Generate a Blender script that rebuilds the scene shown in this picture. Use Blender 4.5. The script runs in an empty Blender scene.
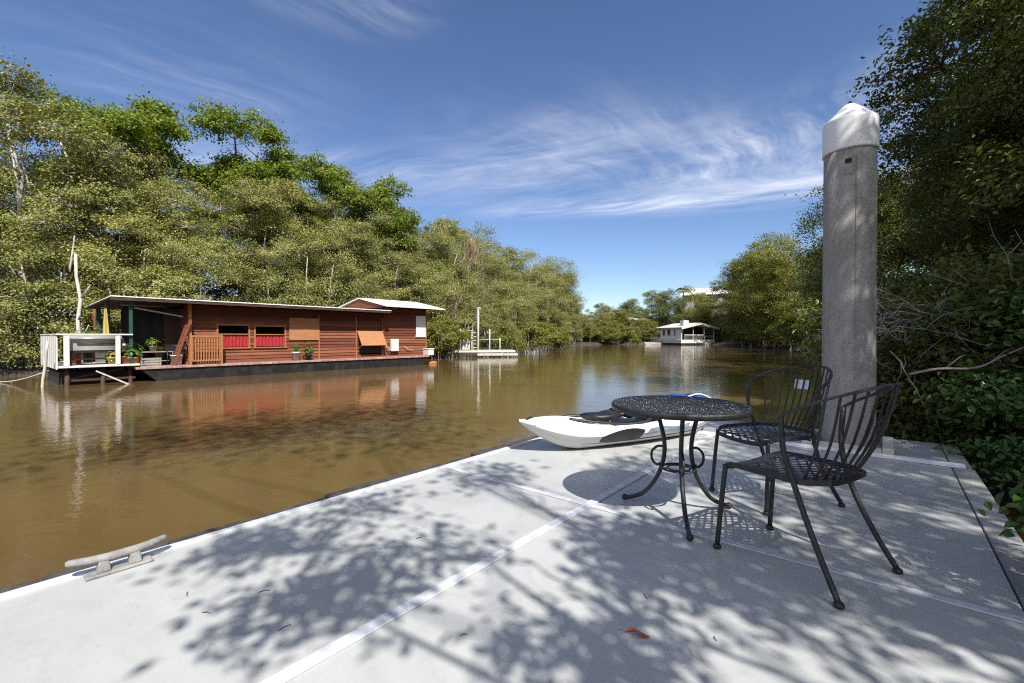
import bpy, bmesh, math, random
import numpy as np
from mathutils import Vector, Matrix

SC = bpy.context.scene
COL = SC.collection
R = math.radians
rnd = random.Random(11)

# ------------------------------------------------------------------ node helpers
def new_mat(name):
    m = bpy.data.materials.new(name); m.use_nodes = True
    nt = m.node_tree
    for n in list(nt.nodes): nt.nodes.remove(n)
    out = nt.nodes.new('ShaderNodeOutputMaterial')
    return m, nt, out

def nd(nt, t, **kw):
    n = nt.nodes.new(t)
    for k, v in kw.items():
        if hasattr(n, k): setattr(n, k, v)
    return n

def setin(n, **kw):
    for k, v in kw.items(): n.inputs[k.replace('_', ' ')].default_value = v

def c4(c): return (c[0], c[1], c[2], 1)

def ramp(nt, fac, stops):
    r = nt.nodes.new('ShaderNodeValToRGB')
    e = r.color_ramp.elements
    while len(e) > 1: e.remove(e[0])
    e[0].position = stops[0][0]; e[0].color = c4(stops[0][1])
    for p, c in stops[1:]:
        x = e.new(p); x.color = c4(c)
    nt.links.new(fac, r.inputs[0])
    return r.outputs[0]

def noise(nt, scale=5, detail=4, rough=.55, stretch=(1, 1, 1), space='Object', dist=0):
    tc = nt.nodes.new('ShaderNodeTexCoord'); mp = nt.nodes.new('ShaderNodeMapping')
    mp.inputs['Scale'].default_value = stretch
    nt.links.new(tc.outputs[space], mp.inputs[0])
    n = nt.nodes.new('ShaderNodeTexNoise')
    setin(n, Scale=scale, Detail=detail, Roughness=rough, Distortion=dist)
    nt.links.new(mp.outputs[0], n.inputs['Vector'])
    return n.outputs[0]

def mixc(nt, fac, a, b, mode='MIX'):
    m = nt.nodes.new('ShaderNodeMix'); m.data_type = 'RGBA'; m.blend_type = mode
    for s, v in ((0, fac), (6, a), (7, b)):
        if isinstance(v, (int, float)): m.inputs[s].default_value = v
        elif isinstance(v, tuple): m.inputs[s].default_value = c4(v)
        else: nt.links.new(v, m.inputs[s])
    return m.outputs[2]

def math_(nt, op, a, b=0.0, clamp=False):
    m = nt.nodes.new('ShaderNodeMath'); m.operation = op; m.use_clamp = clamp
    for i, v in enumerate((a, b)):
        if isinstance(v, (int, float)): m.inputs[i].default_value = v
        else: nt.links.new(v, m.inputs[i])
    return m.outputs[0]

def pmat(name, col, rough=.6, var=.25, scale=6, stretch=(1, 1, 1), bump=.0, bscale=60, metal=0, spec=.4, dirt=None, dscale=2.5, damt=.5, bdist=.01):
    m, nt, out = new_mat(name)
    p = nt.nodes.new('ShaderNodeBsdfPrincipled')
    f = noise(nt, scale, 5, .6, stretch)
    lo = tuple(c * (1 - var) for c in col); hi = tuple(min(1, c * (1 + var)) for c in col)
    c = ramp(nt, f, [(.3, lo), (.7, hi)])
    if dirt:
        g = noise(nt, dscale, 6, .65)
        g = math_(nt, 'MULTIPLY', ramp(nt, g, [(.45, (0, 0, 0)), (.75, (1, 1, 1))]), damt)
        c = mixc(nt, g, c, dirt)
    nt.links.new(c, p.inputs['Base Color'])
    setin(p, Roughness=rough, Metallic=metal)
    p.inputs['Specular IOR Level'].default_value = spec
    if bump:
        b = nt.nodes.new('ShaderNodeBump'); setin(b, Strength=bump, Distance=bdist)
        nt.links.new(noise(nt, bscale, 4, .6, stretch), b.inputs['Height'])
        nt.links.new(b.outputs[0], p.inputs['Normal'])
    nt.links.new(p.outputs[0], out.inputs[0])
    return m

def leaf_mat(name, cols, trans=.3, gloss=.35, rough=.5, nscale=.5):
    """leaf colours vary from leaf to leaf and, more slowly, from bough to bough"""
    m, nt, out = new_mat(name)
    geo = nt.nodes.new('ShaderNodeNewGeometry')
    oi = nt.nodes.new('ShaderNodeObjectInfo')
    n = noise(nt, nscale, 3, .6, space='Object')
    f = math_(nt, 'MULTIPLY', geo.outputs['Random Per Island'], .45)
    f = math_(nt, 'ADD', f, math_(nt, 'MULTIPLY', n, .75))
    f = math_(nt, 'ADD', f, math_(nt, 'MULTIPLY', oi.outputs['Random'], .22))
    f = math_(nt, 'SUBTRACT', f, .22)
    c = ramp(nt, f, [(i / (len(cols) - 1), k) for i, k in enumerate(cols)])
    p = nt.nodes.new('ShaderNodeBsdfPrincipled')
    nt.links.new(c, p.inputs['Base Color']); setin(p, Roughness=rough)
    p.inputs['Specular IOR Level'].default_value = gloss
    t = nt.nodes.new('ShaderNodeBsdfTranslucent')
    nt.links.new(mixc(nt, 1.0, c, (1.5, 1.5, .6), 'MULTIPLY'), t.inputs[0])
    mx = nt.nodes.new('ShaderNodeMixShader'); mx.inputs[0].default_value = trans
    nt.links.new(p.outputs[0], mx.inputs[1]); nt.links.new(t.outputs[0], mx.inputs[2])
    nt.links.new(mx.outputs[0], out.inputs[0])
    return m

# ------------------------------------------------------------------ mesh helpers
class MB:
    def __init__(self): self.v = []; self.f = []; self.smooth = []
    def add(self, vs, fs, smooth=False):
        o = len(self.v); self.v += [tuple(v) for v in vs]
        for f in fs: self.f.append(tuple(i + o for i in f)); self.smooth.append(smooth)
        return self
    def box(self, c, s, rz=0, rx=0, ry=0):
        M = Matrix.Translation(c) @ Matrix.Rotation(rz, 4, 'Z') @ Matrix.Rotation(ry, 4, 'Y') @ Matrix.Rotation(rx, 4, 'X')
        vs = [M @ Vector((x * s[0] / 2, y * s[1] / 2, z * s[2] / 2)) for x in (-1, 1) for y in (-1, 1) for z in (-1, 1)]
        return self.add(vs, [(0, 1, 3, 2), (4, 6, 7, 5), (0, 4, 5, 1), (2, 3, 7, 6), (0, 2, 6, 4), (1, 5, 7, 3)])
    def bx(self, x0, x1, y0, y1, z0, z1):
        return self.box(((x0 + x1) / 2, (y0 + y1) / 2, (z0 + z1) / 2), (x1 - x0, y1 - y0, z1 - z0))
    def hexa(self, pts):  # 4 bottom + 4 top points, same winding
        return self.add(pts, [(3, 2, 1, 0), (4, 5, 6, 7), (0, 1, 5, 4), (1, 2, 6, 5), (2, 3, 7, 6), (3, 0, 4, 7)])
    def bar(self, a, b, w, h=None, up=(0, 0, 1)):
        h = h or w; a = Vector(a); b = Vector(b); d = (b - a).normalized(); up = Vector(up)
        if abs(d.dot(up)) > .98: up = Vector((1, 0, 0))
        s = d.cross(up).normalized(); u = s.cross(d)
        q = [(-1, -1), (1, -1), (1, 1), (-1, 1)]
        return self.hexa([p + s * x * w / 2 + u * y * h / 2 for p in (a, b) for x, y in q])
    def tube(self, pts, rad, n=8, cap=True):
        pts = [Vector(p) for p in pts]
        if isinstance(rad, (int, float)): rad = [rad] * len(pts)
        rings = []; prev = None
        for i, p in enumerate(pts):
            d = (pts[min(i + 1, len(pts) - 1)] - pts[max(i - 1, 0)])
            if d.length < 1e-9: d = Vector((0, 0, 1))
            d.normalize()
            if prev is None:
                s = d.cross(Vector((0, 0, 1)) if abs(d.z) < .9 else Vector((1, 0, 0))).normalized()
            else:
                s = prev - d * prev.dot(d)
                s = s.normalized() if s.length > 1e-6 else d.orthogonal().normalized()
            prev = s; u = d.cross(s)
            rings.append([p + (s * math.cos(2 * math.pi * k / n) + u * math.sin(2 * math.pi * k / n)) * rad[i] for k in range(n)])
        vs = [v for r in rings for v in r]; fs = []
        for i in range(len(pts) - 1):
            for k in range(n):
                a = i * n + k; b = i * n + (k + 1) % n
                fs.append((a, b, b + n, a + n))
        if cap:
            fs.append(tuple(range(n - 1, -1, -1))); fs.append(tuple((len(pts) - 1) * n + k for k in range(n)))
        return self.add(vs, fs, True)
    def lathe(self, prof, n=24, c=(0, 0, 0), smooth=True):
        vs = [(c[0] + r * math.cos(2 * math.pi * k / n), c[1] + r * math.sin(2 * math.pi * k / n), c[2] + z) for r, z in prof for k in range(n)]
        fs = []
        for i in range(len(prof) - 1):
            for k in range(n):
                a = i * n + k; b = i * n + (k + 1) % n
                fs.append((a, b, b + n, a + n))
        if prof[0][0] > 1e-4: fs.append(tuple(range(n - 1, -1, -1)))
        if prof[-1][0] > 1e-4: fs.append(tuple((len(prof) - 1) * n + k for k in range(n)))
        return self.add(vs, fs, smooth)
    def ball(self, c, r, n=10):
        pr = [(max(1e-5, r * math.sin(math.pi * i / 6)), -r * math.cos(math.pi * i / 6)) for i in range(7)]
        return self.lathe(pr, n, c)
    def build(self, name, mat, parent=None, bevel=0, seg=2):
        me = bpy.data.meshes.new(name); me.from_pydata(self.v, [], self.f); me.update()
        me.polygons.foreach_set('use_smooth', self.smooth)
        if mat: me.materials.append(mat)
        o = bpy.data.objects.new(name, me); COL.objects.link(o); o.parent = parent
        if bevel:
            b = o.modifiers.new('Bevel', 'BEVEL'); b.width = bevel; b.segments = seg; b.limit_method = 'ANGLE'
        return o

def tag(o, label=None, cat=None, group=None, kind=None):
    if label: o['label'] = label
    if cat: o['category'] = cat
    if group: o['group'] = group
    if kind: o['kind'] = kind
    return o

def thing(name, label, cat, loc=(0, 0, 0), rz=0, group=None):
    o = bpy.data.objects.new(name, None); COL.objects.link(o); o.empty_display_size = .2
    o.location = loc; o.rotation_euler = (0, 0, rz)
    return tag(o, label, cat, group)

def copy_tree(o, parent=None):
    c = o.copy(); COL.objects.link(c); c.parent = parent
    for ch in o.children: copy_tree(ch, c)
    return c

def np_mesh(name, V, F, mat, parent=None, smooth=False):
    """V (n,3), F (m,4) quads"""
    me = bpy.data.meshes.new(name)
    me.vertices.add(len(V)); me.vertices.foreach_set('co', np.ascontiguousarray(V, dtype=np.float32).ravel())
    m = len(F); me.loops.add(m * 4); me.polygons.add(m)
    me.loops.foreach_set('vertex_index', np.ascontiguousarray(F, dtype=np.int32).ravel())
    me.polygons.foreach_set('loop_start', np.arange(0, m * 4, 4, dtype=np.int32))
    me.polygons.foreach_set('use_smooth', np.full(m, smooth))
    me.update(calc_edges=True)
    if mat: me.materials.append(mat)
    o = bpy.data.objects.new(name, me); COL.objects.link(o); o.parent = parent
    return o

def unit(a): return a / np.maximum(1e-9, np.linalg.norm(a, axis=-1, keepdims=True))

def leaves(P, N, L, W, g, fold=False, droop=.2):
    """one small leaf face per point; folded along the midrib when it is near the camera"""
    n = len(P)
    ax = unit(np.cross(N, g.normal(size=(n, 3)))); ax[:, 2] -= droop; ax = unit(ax)
    sd = unit(np.cross(N, ax)); nn = np.cross(ax, sd)
    s = g.uniform(.65, 1.25, (n, 1)); l = L * s; w = W * s
    a = P - ax * l * .5; t = P + ax * l * .5
    if not fold:
        V = np.stack([a, P + sd * w * .5, t, P - sd * w * .5], 1).reshape(-1, 3)
        F = np.arange(n * 4).reshape(-1, 4)
    else:
        up = nn * w * .22
        V = np.stack([a, P - ax * l * .12 + sd * w * .5 + up, P + ax * l * .22 + sd * w * .42 + up, t - nn * l * .08,
                      P + ax * l * .22 - sd * w * .42 + up, P - ax * l * .12 - sd * w * .5 + up], 1).reshape(-1, 3)
        b = np.arange(n)[:, None] * 6
        F = np.concatenate([b + np.array([[0, 1, 2, 3]]), b + np.array([[0, 3, 4, 5]])], 0)
    return V, F

def wobble(a, b, g, k=4, amp=.08):
    a = np.array(a, float); b = np.array(b, float); d = np.linalg.norm(b - a)
    pts = [a + (b - a) * i / k + (g.normal(size=3) * amp * d if 0 < i < k else 0) for i in range(k + 1)]
    return pts

def make_tree(name, seed, H, rad, zb, nl, nc, nleaf, L, W, lmat, bmat, fold=False, stems=3, lobe=(.3, .5), rc=.32, twigs=.35, trunk_r=.13, base=.25, skew=(0, 0)):
    g = np.random.default_rng(seed)
    zc = (zb + H) / 2; rz = (H - zb) / 2
    LC = []
    while len(LC) < nl:
        p = g.uniform(-1, 1, 3); r = np.linalg.norm(p)
        if r < .3 or r > 1: continue
        LC.append(np.array([p[0] * rad * .78 + skew[0], p[1] * rad * .78 + skew[1], zc + p[2] * rz * .86]))
    LR = [rad * g.uniform(*lobe) for _ in LC]
    CP = []; CN = []; CL = []
    for i, (c, r) in enumerate(zip(LC, LR)):
        d = unit(g.normal(size=(nc, 3))); d[:, 2] = np.where(d[:, 2] < -.35, -d[:, 2], d[:, 2])
        CP.append(c + d * r * g.uniform(.5, 1.08, (nc, 1)) * np.array([1, 1, .78])); CN.append(d); CL += [i] * nc
    CP = np.concatenate(CP); CN = np.concatenate(CN)
    CP[:, 2] = np.maximum(CP[:, 2], .25)
    k = len(CP); m = g.poisson(nleaf, k)
    idx = np.repeat(np.arange(k), m)
    off = g.normal(size=(len(idx), 3)) * rc * np.array([1, 1, .55]) * g.uniform(.6, 1.3, (k, 1))[idx]
    P = CP[idx] + off
    N = unit(CN[idx] * .65 + np.array([0, 0, .5]) + g.normal(size=P.shape) * .48)
    P[:, 2] = np.maximum(P[:, 2], .12)
    V, F = leaves(P, N, L, W, g, fold)
    t = MB(); tips = []
    for s in range(stems):
        a = g.uniform(0, 6.28); b = np.array([math.cos(a) * base, math.sin(a) * base, -.4])
        top = np.array([math.cos(a) * rad * .35 + skew[0] * .8, math.sin(a) * rad * .35 + skew[1] * .8, zb + (H - zb) * g.uniform(.55, .8)])
        pts = wobble(b, top, g, 6, .035); tips.append(pts)
        t.tube(pts, [trunk_r * (1 - .75 * i / 6) for i in range(7)], 7)
    for i, (c, r) in enumerate(zip(LC, LR)):
        best = min((np.linalg.norm(q - c) + max(0, q[2] - c[2]) * 3, si, qi) for si, st in enumerate(tips) for qi, q in enumerate(st) if qi >= 1)
        q = tips[best[1]][best[2]]; rr = trunk_r * (1 - .75 * best[2] / 6) * .6
        t.tube(wobble(q, c, g, 4, .07), [rr, rr * .8, rr * .62, rr * .5, rr * .3], 5)
    for i in range(k):
        if g.random() < twigs:
            c = LC[CL[i]]; t.tube(wobble(c, CP[i], g, 2, .1), [trunk_r * .14, trunk_r * .09, trunk_r * .05], 3, False)
    root = thing(name, None, 'tree')
    t.build('trunk', bmat, root)
    np_mesh('crown', V, F, lmat, root)
    return root

# ------------------------------------------------------------------ materials
M = {}
M['deck'] = None
M['seam'] = pmat('seam strip', (.50, .51, .55), .5, .16, 9, dirt=(.33, .32, .31), dscale=22, damt=.7)
M['strip'] = pmat('white bar', (.78, .79, .80), .45, .06, 6, dirt=(.4, .38, .34), dscale=9, damt=.4)
M['grey_wood'] = pmat('weathered planks', (.27, .26, .245), .8, .35, 5, (1, .15, 1), .6, 50)
M['rubber'] = pmat('dark rubbing strip', (.05, .045, .04), .85, .4, 12, bump=.5)
M['cleat'] = pmat('weathered cast cleat', (.23, .222, .21), .8, .3, 14, bump=.6, bscale=90)
M['concrete'] = None
M['cap'] = pmat('white cap', (.78, .785, .78), .35, .04, 4, dirt=(.5, .48, .44), dscale=4, damt=.3)
M['iron'] = pmat('dark wrought iron', (.014, .015, .016), .42, .4, 30, bump=.4, bscale=160, spec=.45, dirt=(.06, .05, .045), dscale=22, damt=.35)
M['iron_top'] = pmat('glinting mesh iron', (.022, .023, .026), .2, .5, 60, bump=1.0, bscale=55, spec=.8, bdist=.03)
M['tag'] = pmat('paper tag', (.72, .74, .78), .5, .05)
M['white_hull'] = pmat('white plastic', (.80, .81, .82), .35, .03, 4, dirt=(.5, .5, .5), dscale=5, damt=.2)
M['shaded_hull'] = pmat('white plastic in shade', (.52, .52, .51), .4, .04, 4, dirt=(.4, .4, .4), dscale=5, damt=.2)  # grey stands in for shade on the tucked-under half of the white kayak
M['black'] = pmat('black plastic', (.009, .009, .010), .5, .3, 20, spec=.5)
M['blue'] = pmat('blue fabric', (.02, .045, .24), .7, .25, 9, bump=.4)
M['timber'] = pmat('red brown cladding', (.155, .040, .015), .62, .45, 2.2, (.35, 1, 5), .4, 30, dirt=(.06, .022, .012), dscale=1.3, damt=.5)
M['orange_timber'] = pmat('orange brown timber', (.30, .125, .045), .6, .25, 6, (1, 1, 3), .3, 40)  # paler timber colour for frames, battens and rails
M['panel'] = pmat('brown shutter board', (.34, .15, .065), .6, .14, 3, (1, 1, 4), .2, 40)
M['dark_wood'] = pmat('dark brown timber', (.045, .022, .014), .75, .3, 4)
M['deck_edge'] = pmat('worn red deck edge', (.26, .14, .11), .75, .3, 5, dirt=(.5, .47, .43), dscale=6, damt=.6)
M['hull_black'] = pmat('black barge hull', (.012, .012, .013), .6, .4, 3, dirt=(.06, .05, .04), dscale=3, damt=.4)
M['roof'] = pmat('pale metal roof', (.66, .66, .64), .45, .08, 3, dirt=(.4, .37, .33), dscale=2.5, damt=.35)
M['white_paint'] = pmat('white paint', (.58, .56, .53), .6, .15, 6, dirt=(.24, .21, .18), dscale=6, damt=.7)
M['red_cloth'] = pmat('red curtain', (.28, .013, .017), .8, .2, 9)
M['green_paint'] = pmat('green paint', (.010, .055, .034), .6, .2, 7)
M['yellow'] = pmat('yellow cloth', (.38, .29, .07), .8, .15, 8)
M['terracotta'] = pmat('terracotta', (.40, .14, .05), .75, .15, 9)
M['steel'] = pmat('grey steel', (.30, .285, .26), .4, .12, 5, metal=.2)
M['dark_cloth'] = pmat('dark cloth', (.012, .012, .014), .9, .2)
M['bleached'] = pmat('bleached timber', (.44, .41, .36), .8, .3, 6, (1, 1, .2), .5, 40)
M['landing'] = pmat('bleached pale planks', (.56, .53, .46), .75, .2, 6, dirt=(.3, .27, .22), dscale=3, damt=.5)
M['rope'] = pmat('pale rope', (.45, .41, .34), .9, .2, 30)
M['bark'] = pmat('pale bark', (.34, .30, .245), .85, .4, 5, (1, 1, .4), .6, 30)
M['dark_bark'] = pmat('dark bark', (.075, .06, .048), .9, .4, 6, (1, 1, .4), .6, 30)
M['dead'] = pmat('dead twigs', (.26, .205, .20), .9, .35, 8)
M['mud'] = None
M['shade_wall'] = pmat('white paint with blue shade', (.62, .66, .74), .55, .05, 2, dirt=(.4, .4, .42), dscale=1.5, damt=.4)  # bluish shade of the far boat's side wall put into the white
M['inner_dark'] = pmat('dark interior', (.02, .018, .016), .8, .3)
M['fallen'] = pmat('dry orange leaf', (.42, .11, .03), .6, .3, 40)
M['twig'] = pmat('dry twig', (.10, .075, .05), .8, .3, 40)
LF = {}
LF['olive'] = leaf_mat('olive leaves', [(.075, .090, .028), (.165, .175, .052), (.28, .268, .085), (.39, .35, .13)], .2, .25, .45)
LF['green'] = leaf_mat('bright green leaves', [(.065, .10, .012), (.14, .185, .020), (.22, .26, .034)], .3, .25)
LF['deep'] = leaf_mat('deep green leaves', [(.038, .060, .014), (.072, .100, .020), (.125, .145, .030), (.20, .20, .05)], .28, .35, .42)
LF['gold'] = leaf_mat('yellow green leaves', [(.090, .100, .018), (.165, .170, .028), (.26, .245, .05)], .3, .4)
LF['gloss'] = leaf_mat('glossy shrub leaves', [(.030, .075, .012), (.055, .125, .018), (.10, .19, .03)], .3, .6, .3, 3)
LF['pot'] = leaf_mat('pot plant leaves', [(.05, .12, .02), (.10, .2, .03)], .3)
LF['gold_pot'] = leaf_mat('yellowish pot plant leaves', [(.09, .10, .02), (.30, .22, .06), (.42, .30, .14)], .3)
LF['dry'] = leaf_mat('dry brown fronds', [(.20, .14, .085), (.32, .23, .15)], .2)

# concrete: fine pits, vertical streaks, darker weathering near the top
m, nt, out = new_mat('pitted concrete')
p = nt.nodes.new('ShaderNodeBsdfPrincipled')
s1 = noise(nt, 4, 8, .7, (2.6, 2.6, .45)); s2 = noise(nt, 42, 4, .7); s3 = noise(nt, 2.0, 5, .6)
c = ramp(nt, s1, [(.3, (.20, .185, .165)), (.52, (.31, .295, .27)), (.72, (.40, .385, .36))])
c = mixc(nt, ramp(nt, s2, [(.35, (.6, .6, .6)), (.5, (0, 0, 0))]), c, (.16, .145, .125))
c = mixc(nt, math_(nt, 'MULTIPLY', s3, .4), c, (.27, .25, .22))
nt.links.new(c, p.inputs['Base Color']); setin(p, Roughness=.85)
b = nt.nodes.new('ShaderNodeBump'); setin(b, Strength=.7, Distance=.008)
nt.links.new(noise(nt, 55, 5, .7), b.inputs['Height']); nt.links.new(b.outputs[0], p.inputs['Normal'])
nt.links.new(p.outputs[0], out.inputs[0]); M['concrete'] = m

# worn non-slip deck paint: fine grit, scuffs, water marks
m, nt, out = new_mat('worn deck paint')
p = nt.nodes.new('ShaderNodeBsdfPrincipled')
c = ramp(nt, noise(nt, 1.3, 6, .62, dist=.5), [(.3, (.33, .336, .324)), (.55, (.385, .392, .377)), (.75, (.42, .426, .41))])
c = mixc(nt, math_(nt, 'MULTIPLY', ramp(nt, noise(nt, 4.5, 8, .72, dist=1.2), [(.52, (0, 0, 0)), (.70, (1, 1, 1))]), .42), c, (.27, .265, .24))
c = mixc(nt, math_(nt, 'MULTIPLY', ramp(nt, noise(nt, 28, 6, .75, (.35, 1, 1)), [(.60, (0, 0, 0)), (.70, (1, 1, 1))]), .45), c, (.26, .255, .245))
c = mixc(nt, math_(nt, 'MULTIPLY', ramp(nt, noise(nt, 190, 3, .7), [(.52, (0, 0, 0)), (.62, (1, 1, 1))]), .15), c, (.29, .295, .29))
nt.links.new(c, p.inputs['Base Color'])
nt.links.new(ramp(nt, noise(nt, 3.5, 5, .6), [(.3, (.38, .38, .38)), (.7, (.62, .62, .62))]), p.inputs['Roughness'])
b = nt.nodes.new('ShaderNodeBump'); setin(b, Strength=.25, Distance=.004)
nt.links.new(noise(nt, 210, 4, .7), b.inputs['Height']); nt.links.new(b.outputs[0], p.inputs['Normal'])
nt.links.new(p.outputs[0], out.inputs[0]); M['deck'] = m

# cladding: every board weathered a little differently
m, nt, out = new_mat('weathered red brown boards')
p = nt.nodes.new('ShaderNodeBsdfPrincipled')
geo = nt.nodes.new('ShaderNodeNewGeometry')
f = math_(nt, 'ADD', math_(nt, 'MULTIPLY', geo.outputs['Random Per Island'], .5), math_(nt, 'MULTIPLY', noise(nt, 2.4, 6, .68, (.3, 1, 5)), .62))
c = ramp(nt, f, [(.15, (.060, .018, .010)), (.45, (.120, .036, .018)), (.7, (.190, .066, .032)), (.95, (.26, .11, .058))])
c = mixc(nt, math_(nt, 'MULTIPLY', ramp(nt, noise(nt, 1.1, 6, .7, (1, 1, .35)), [(.5, (0, 0, 0)), (.72, (1, 1, 1))]), .55), c, (.055, .022, .013))
nt.links.new(c, p.inputs['Base Color']); setin(p, Roughness=.72)
p.inputs['Specular IOR Level'].default_value = .25
b = nt.nodes.new('ShaderNodeBump'); setin(b, Strength=.4, Distance=.01)
nt.links.new(noise(nt, 30, 5, .6, (.2, 1, 4)), b.inputs['Height']); nt.links.new(b.outputs[0], p.inputs['Normal'])
nt.links.new(p.outputs[0], out.inputs[0]); M['timber'] = m

# river mud and leaf litter
m, nt, out = new_mat('river mud')
p = nt.nodes.new('ShaderNodeBsdfPrincipled')
c = ramp(nt, noise(nt, .8, 8, .7), [(.3, (.022, .017, .011)), (.6, (.055, .042, .026)), (.8, (.10, .075, .045))])
nt.links.new(c, p.inputs['Base Color']); setin(p, Roughness=.9)
b = nt.nodes.new('ShaderNodeBump'); setin(b, Strength=.8, Distance=.08)
nt.links.new(noise(nt, 5, 6, .7), b.inputs['Height']); nt.links.new(b.outputs[0], p.inputs['Normal'])
nt.links.new(p.outputs[0], out.inputs[0]); M['mud'] = m

# brown river water: silty body colour under a rippled gloss
m, nt, out = new_mat('silty river water')
p = nt.nodes.new('ShaderNodeBsdfPrincipled')
c = ramp(nt, noise(nt, .16, 5, .6, (1, 1.7, 1), dist=.6), [(.3, (.086, .054, .020)), (.55, (.110, .071, .028)), (.75, (.130, .086, .035))])
nt.links.new(c, p.inputs['Base Color']); setin(p, Roughness=.025, IOR=1.33)
p.inputs['Specular IOR Level'].default_value = .5
w1 = noise(nt, 2.6, 3, .55, (1, 1.5, 1), dist=.4); w2 = noise(nt, 11, 3, .55, (1, 1.3, 1)); w3 = noise(nt, .35, 3, .5)
h = math_(nt, 'ADD', math_(nt, 'MULTIPLY', w1, .7), math_(nt, 'MULTIPLY', w2, .22))
h = math_(nt, 'MULTIPLY', h, math_(nt, 'ADD', math_(nt, 'MULTIPLY', w3, 1.5), .1))
b = nt.nodes.new('ShaderNodeBump'); setin(b, Strength=.17, Distance=.05)
nt.links.new(h, b.inputs['Height']); nt.links.new(b.outputs[0], p.inputs['Normal'])
nt.links.new(p.outputs[0], out.inputs[0]); M['water'] = m

# dark window glass
m, nt, out = new_mat('window glass')
gl = nt.nodes.new('ShaderNodeBsdfGlossy'); setin(gl, Roughness=.03)
tr = nt.nodes.new('ShaderNodeBsdfTransparent'); tr.inputs[0].default_value = (.75, .78, .78, 1)
mx = nt.nodes.new('ShaderNodeMixShader'); mx.inputs[0].default_value = .08
nt.links.new(tr.outputs[0], mx.inputs[1]); nt.links.new(gl.outputs[0], mx.inputs[2]); nt.links.new(mx.outputs[0], out.inputs[0])
M['glass'] = m

# ------------------------------------------------------------------ camera, light, sky
EYE = 1.61
cam = bpy.data.cameras.new('camera'); co = bpy.data.objects.new('camera', cam); COL.objects.link(co)
cam.sensor_width = 36; cam.lens = 16; cam.clip_start = .05; cam.clip_end = 3000
co.location = (0, 0, EYE); co.rotation_euler = (R(90 - .57), 0, 0); SC.camera = co

SUN = Vector((.36, -.83, 1)).normalized()
sl = bpy.data.lights.new('sun', 'SUN'); so = bpy.data.objects.new('sun', sl); COL.objects.link(so)
sl.energy = 4.7; sl.angle = R(.53); sl.color = (1, .97, .92)
so.rotation_euler = SUN.to_track_quat('Z', 'Y').to_euler(); so.location = (5, -10, 20)

w = bpy.data.worlds.new('World'); SC.world = w; w.use_nodes = True
nt = w.node_tree; bg = nt.nodes['Background']
sk = nt.nodes.new('ShaderNodeTexSky'); sk.sky_type = 'NISHITA'; sk.sun_disc = False
sk.sun_elevation = math.asin(SUN.z); sk.sun_rotation = math.atan2(SUN.x, SUN.y)
sk.air_density = .85; sk.dust_density = .2; sk.ozone_density = 2.6
bg.inputs[1].default_value = .09
# thin cirrus and one added fill cloud, laid on a flat layer high overhead
BLOBS1 = ((1.8, 3.15, 1.15, .42, -22, .85), (.55, 3.55, .9, .3, -12, .6), (.2, 2.85, 1.5, .8, -10, .42), (-1.5, 2.6, 1.1, .3, 8, .42), (.3, -2.4, 5.0, 2.4, 0, 4.0))  # last blob: unseen bright cloud behind the camera, added to fill the shade
BLOBS2 = ((1.25, 2.3, .28, .8, 14, .75), (1.7, 2.6, .5, .5, -30, .5), (-.5, 1.35, .3, .18, 20, .5), (-1.25, 1.8, .55, .5, 30, .3), (1.75, 1.8, .35, .35, -30, .5), (.5, 2.5, .9, .7, 0, .4))
tc = nt.nodes.new('ShaderNodeTexCoord'); sx = nt.nodes.new('ShaderNodeSeparateXYZ'); nt.links.new(tc.outputs['Generated'], sx.inputs[0])
zz = math_(nt, 'MAXIMUM', sx.outputs[2], .02)
cx = math_(nt, 'DIVIDE', sx.outputs[0], zz); cy = math_(nt, 'DIVIDE', sx.outputs[1], zz)
cb = nt.nodes.new('ShaderNodeCombineXYZ'); nt.links.new(cx, cb.inputs[0]); nt.links.new(cy, cb.inputs[1])
wp = nt.nodes.new('ShaderNodeTexNoise'); setin(wp, Scale=1.1, Detail=3, Roughness=.5); nt.links.new(cb.outputs[0], wp.inputs[0])
wa = nt.nodes.new('ShaderNodeVectorMath'); wa.operation = 'SCALE'; nt.links.new(wp.outputs['Color'], wa.inputs[0]); wa.inputs['Scale'].default_value = .55
wv = nt.nodes.new('ShaderNodeVectorMath'); wv.operation = 'ADD'; nt.links.new(cb.outputs[0], wv.inputs[0]); nt.links.new(wa.outputs[0], wv.inputs[1])
def wn(scale, detail, rough, rot, sc, warped=True):
    mp = nt.nodes.new('ShaderNodeMapping'); mp.inputs['Scale'].default_value = sc
    rt = nt.nodes.new('ShaderNodeMapping'); rt.inputs['Rotation'].default_value = (0, 0, rot)
    nt.links.new((wv if warped else cb).outputs[0], rt.inputs[0]); nt.links.new(rt.outputs[0], mp.inputs[0])
    n = nt.nodes.new('ShaderNodeTexNoise'); setin(n, Scale=scale, Detail=detail, Roughness=rough)
    nt.links.new(mp.outputs[0], n.inputs[0]); return n.outputs[0]
streak = wn(2.2, 10, .66, R(24), (.45, 2.0, 1))
fan = wn(2.6, 10, .66, R(-48), (.4, 1.9, 1))
broad = wn(.9, 5, .6, 0, (1, 1, 1))
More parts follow.
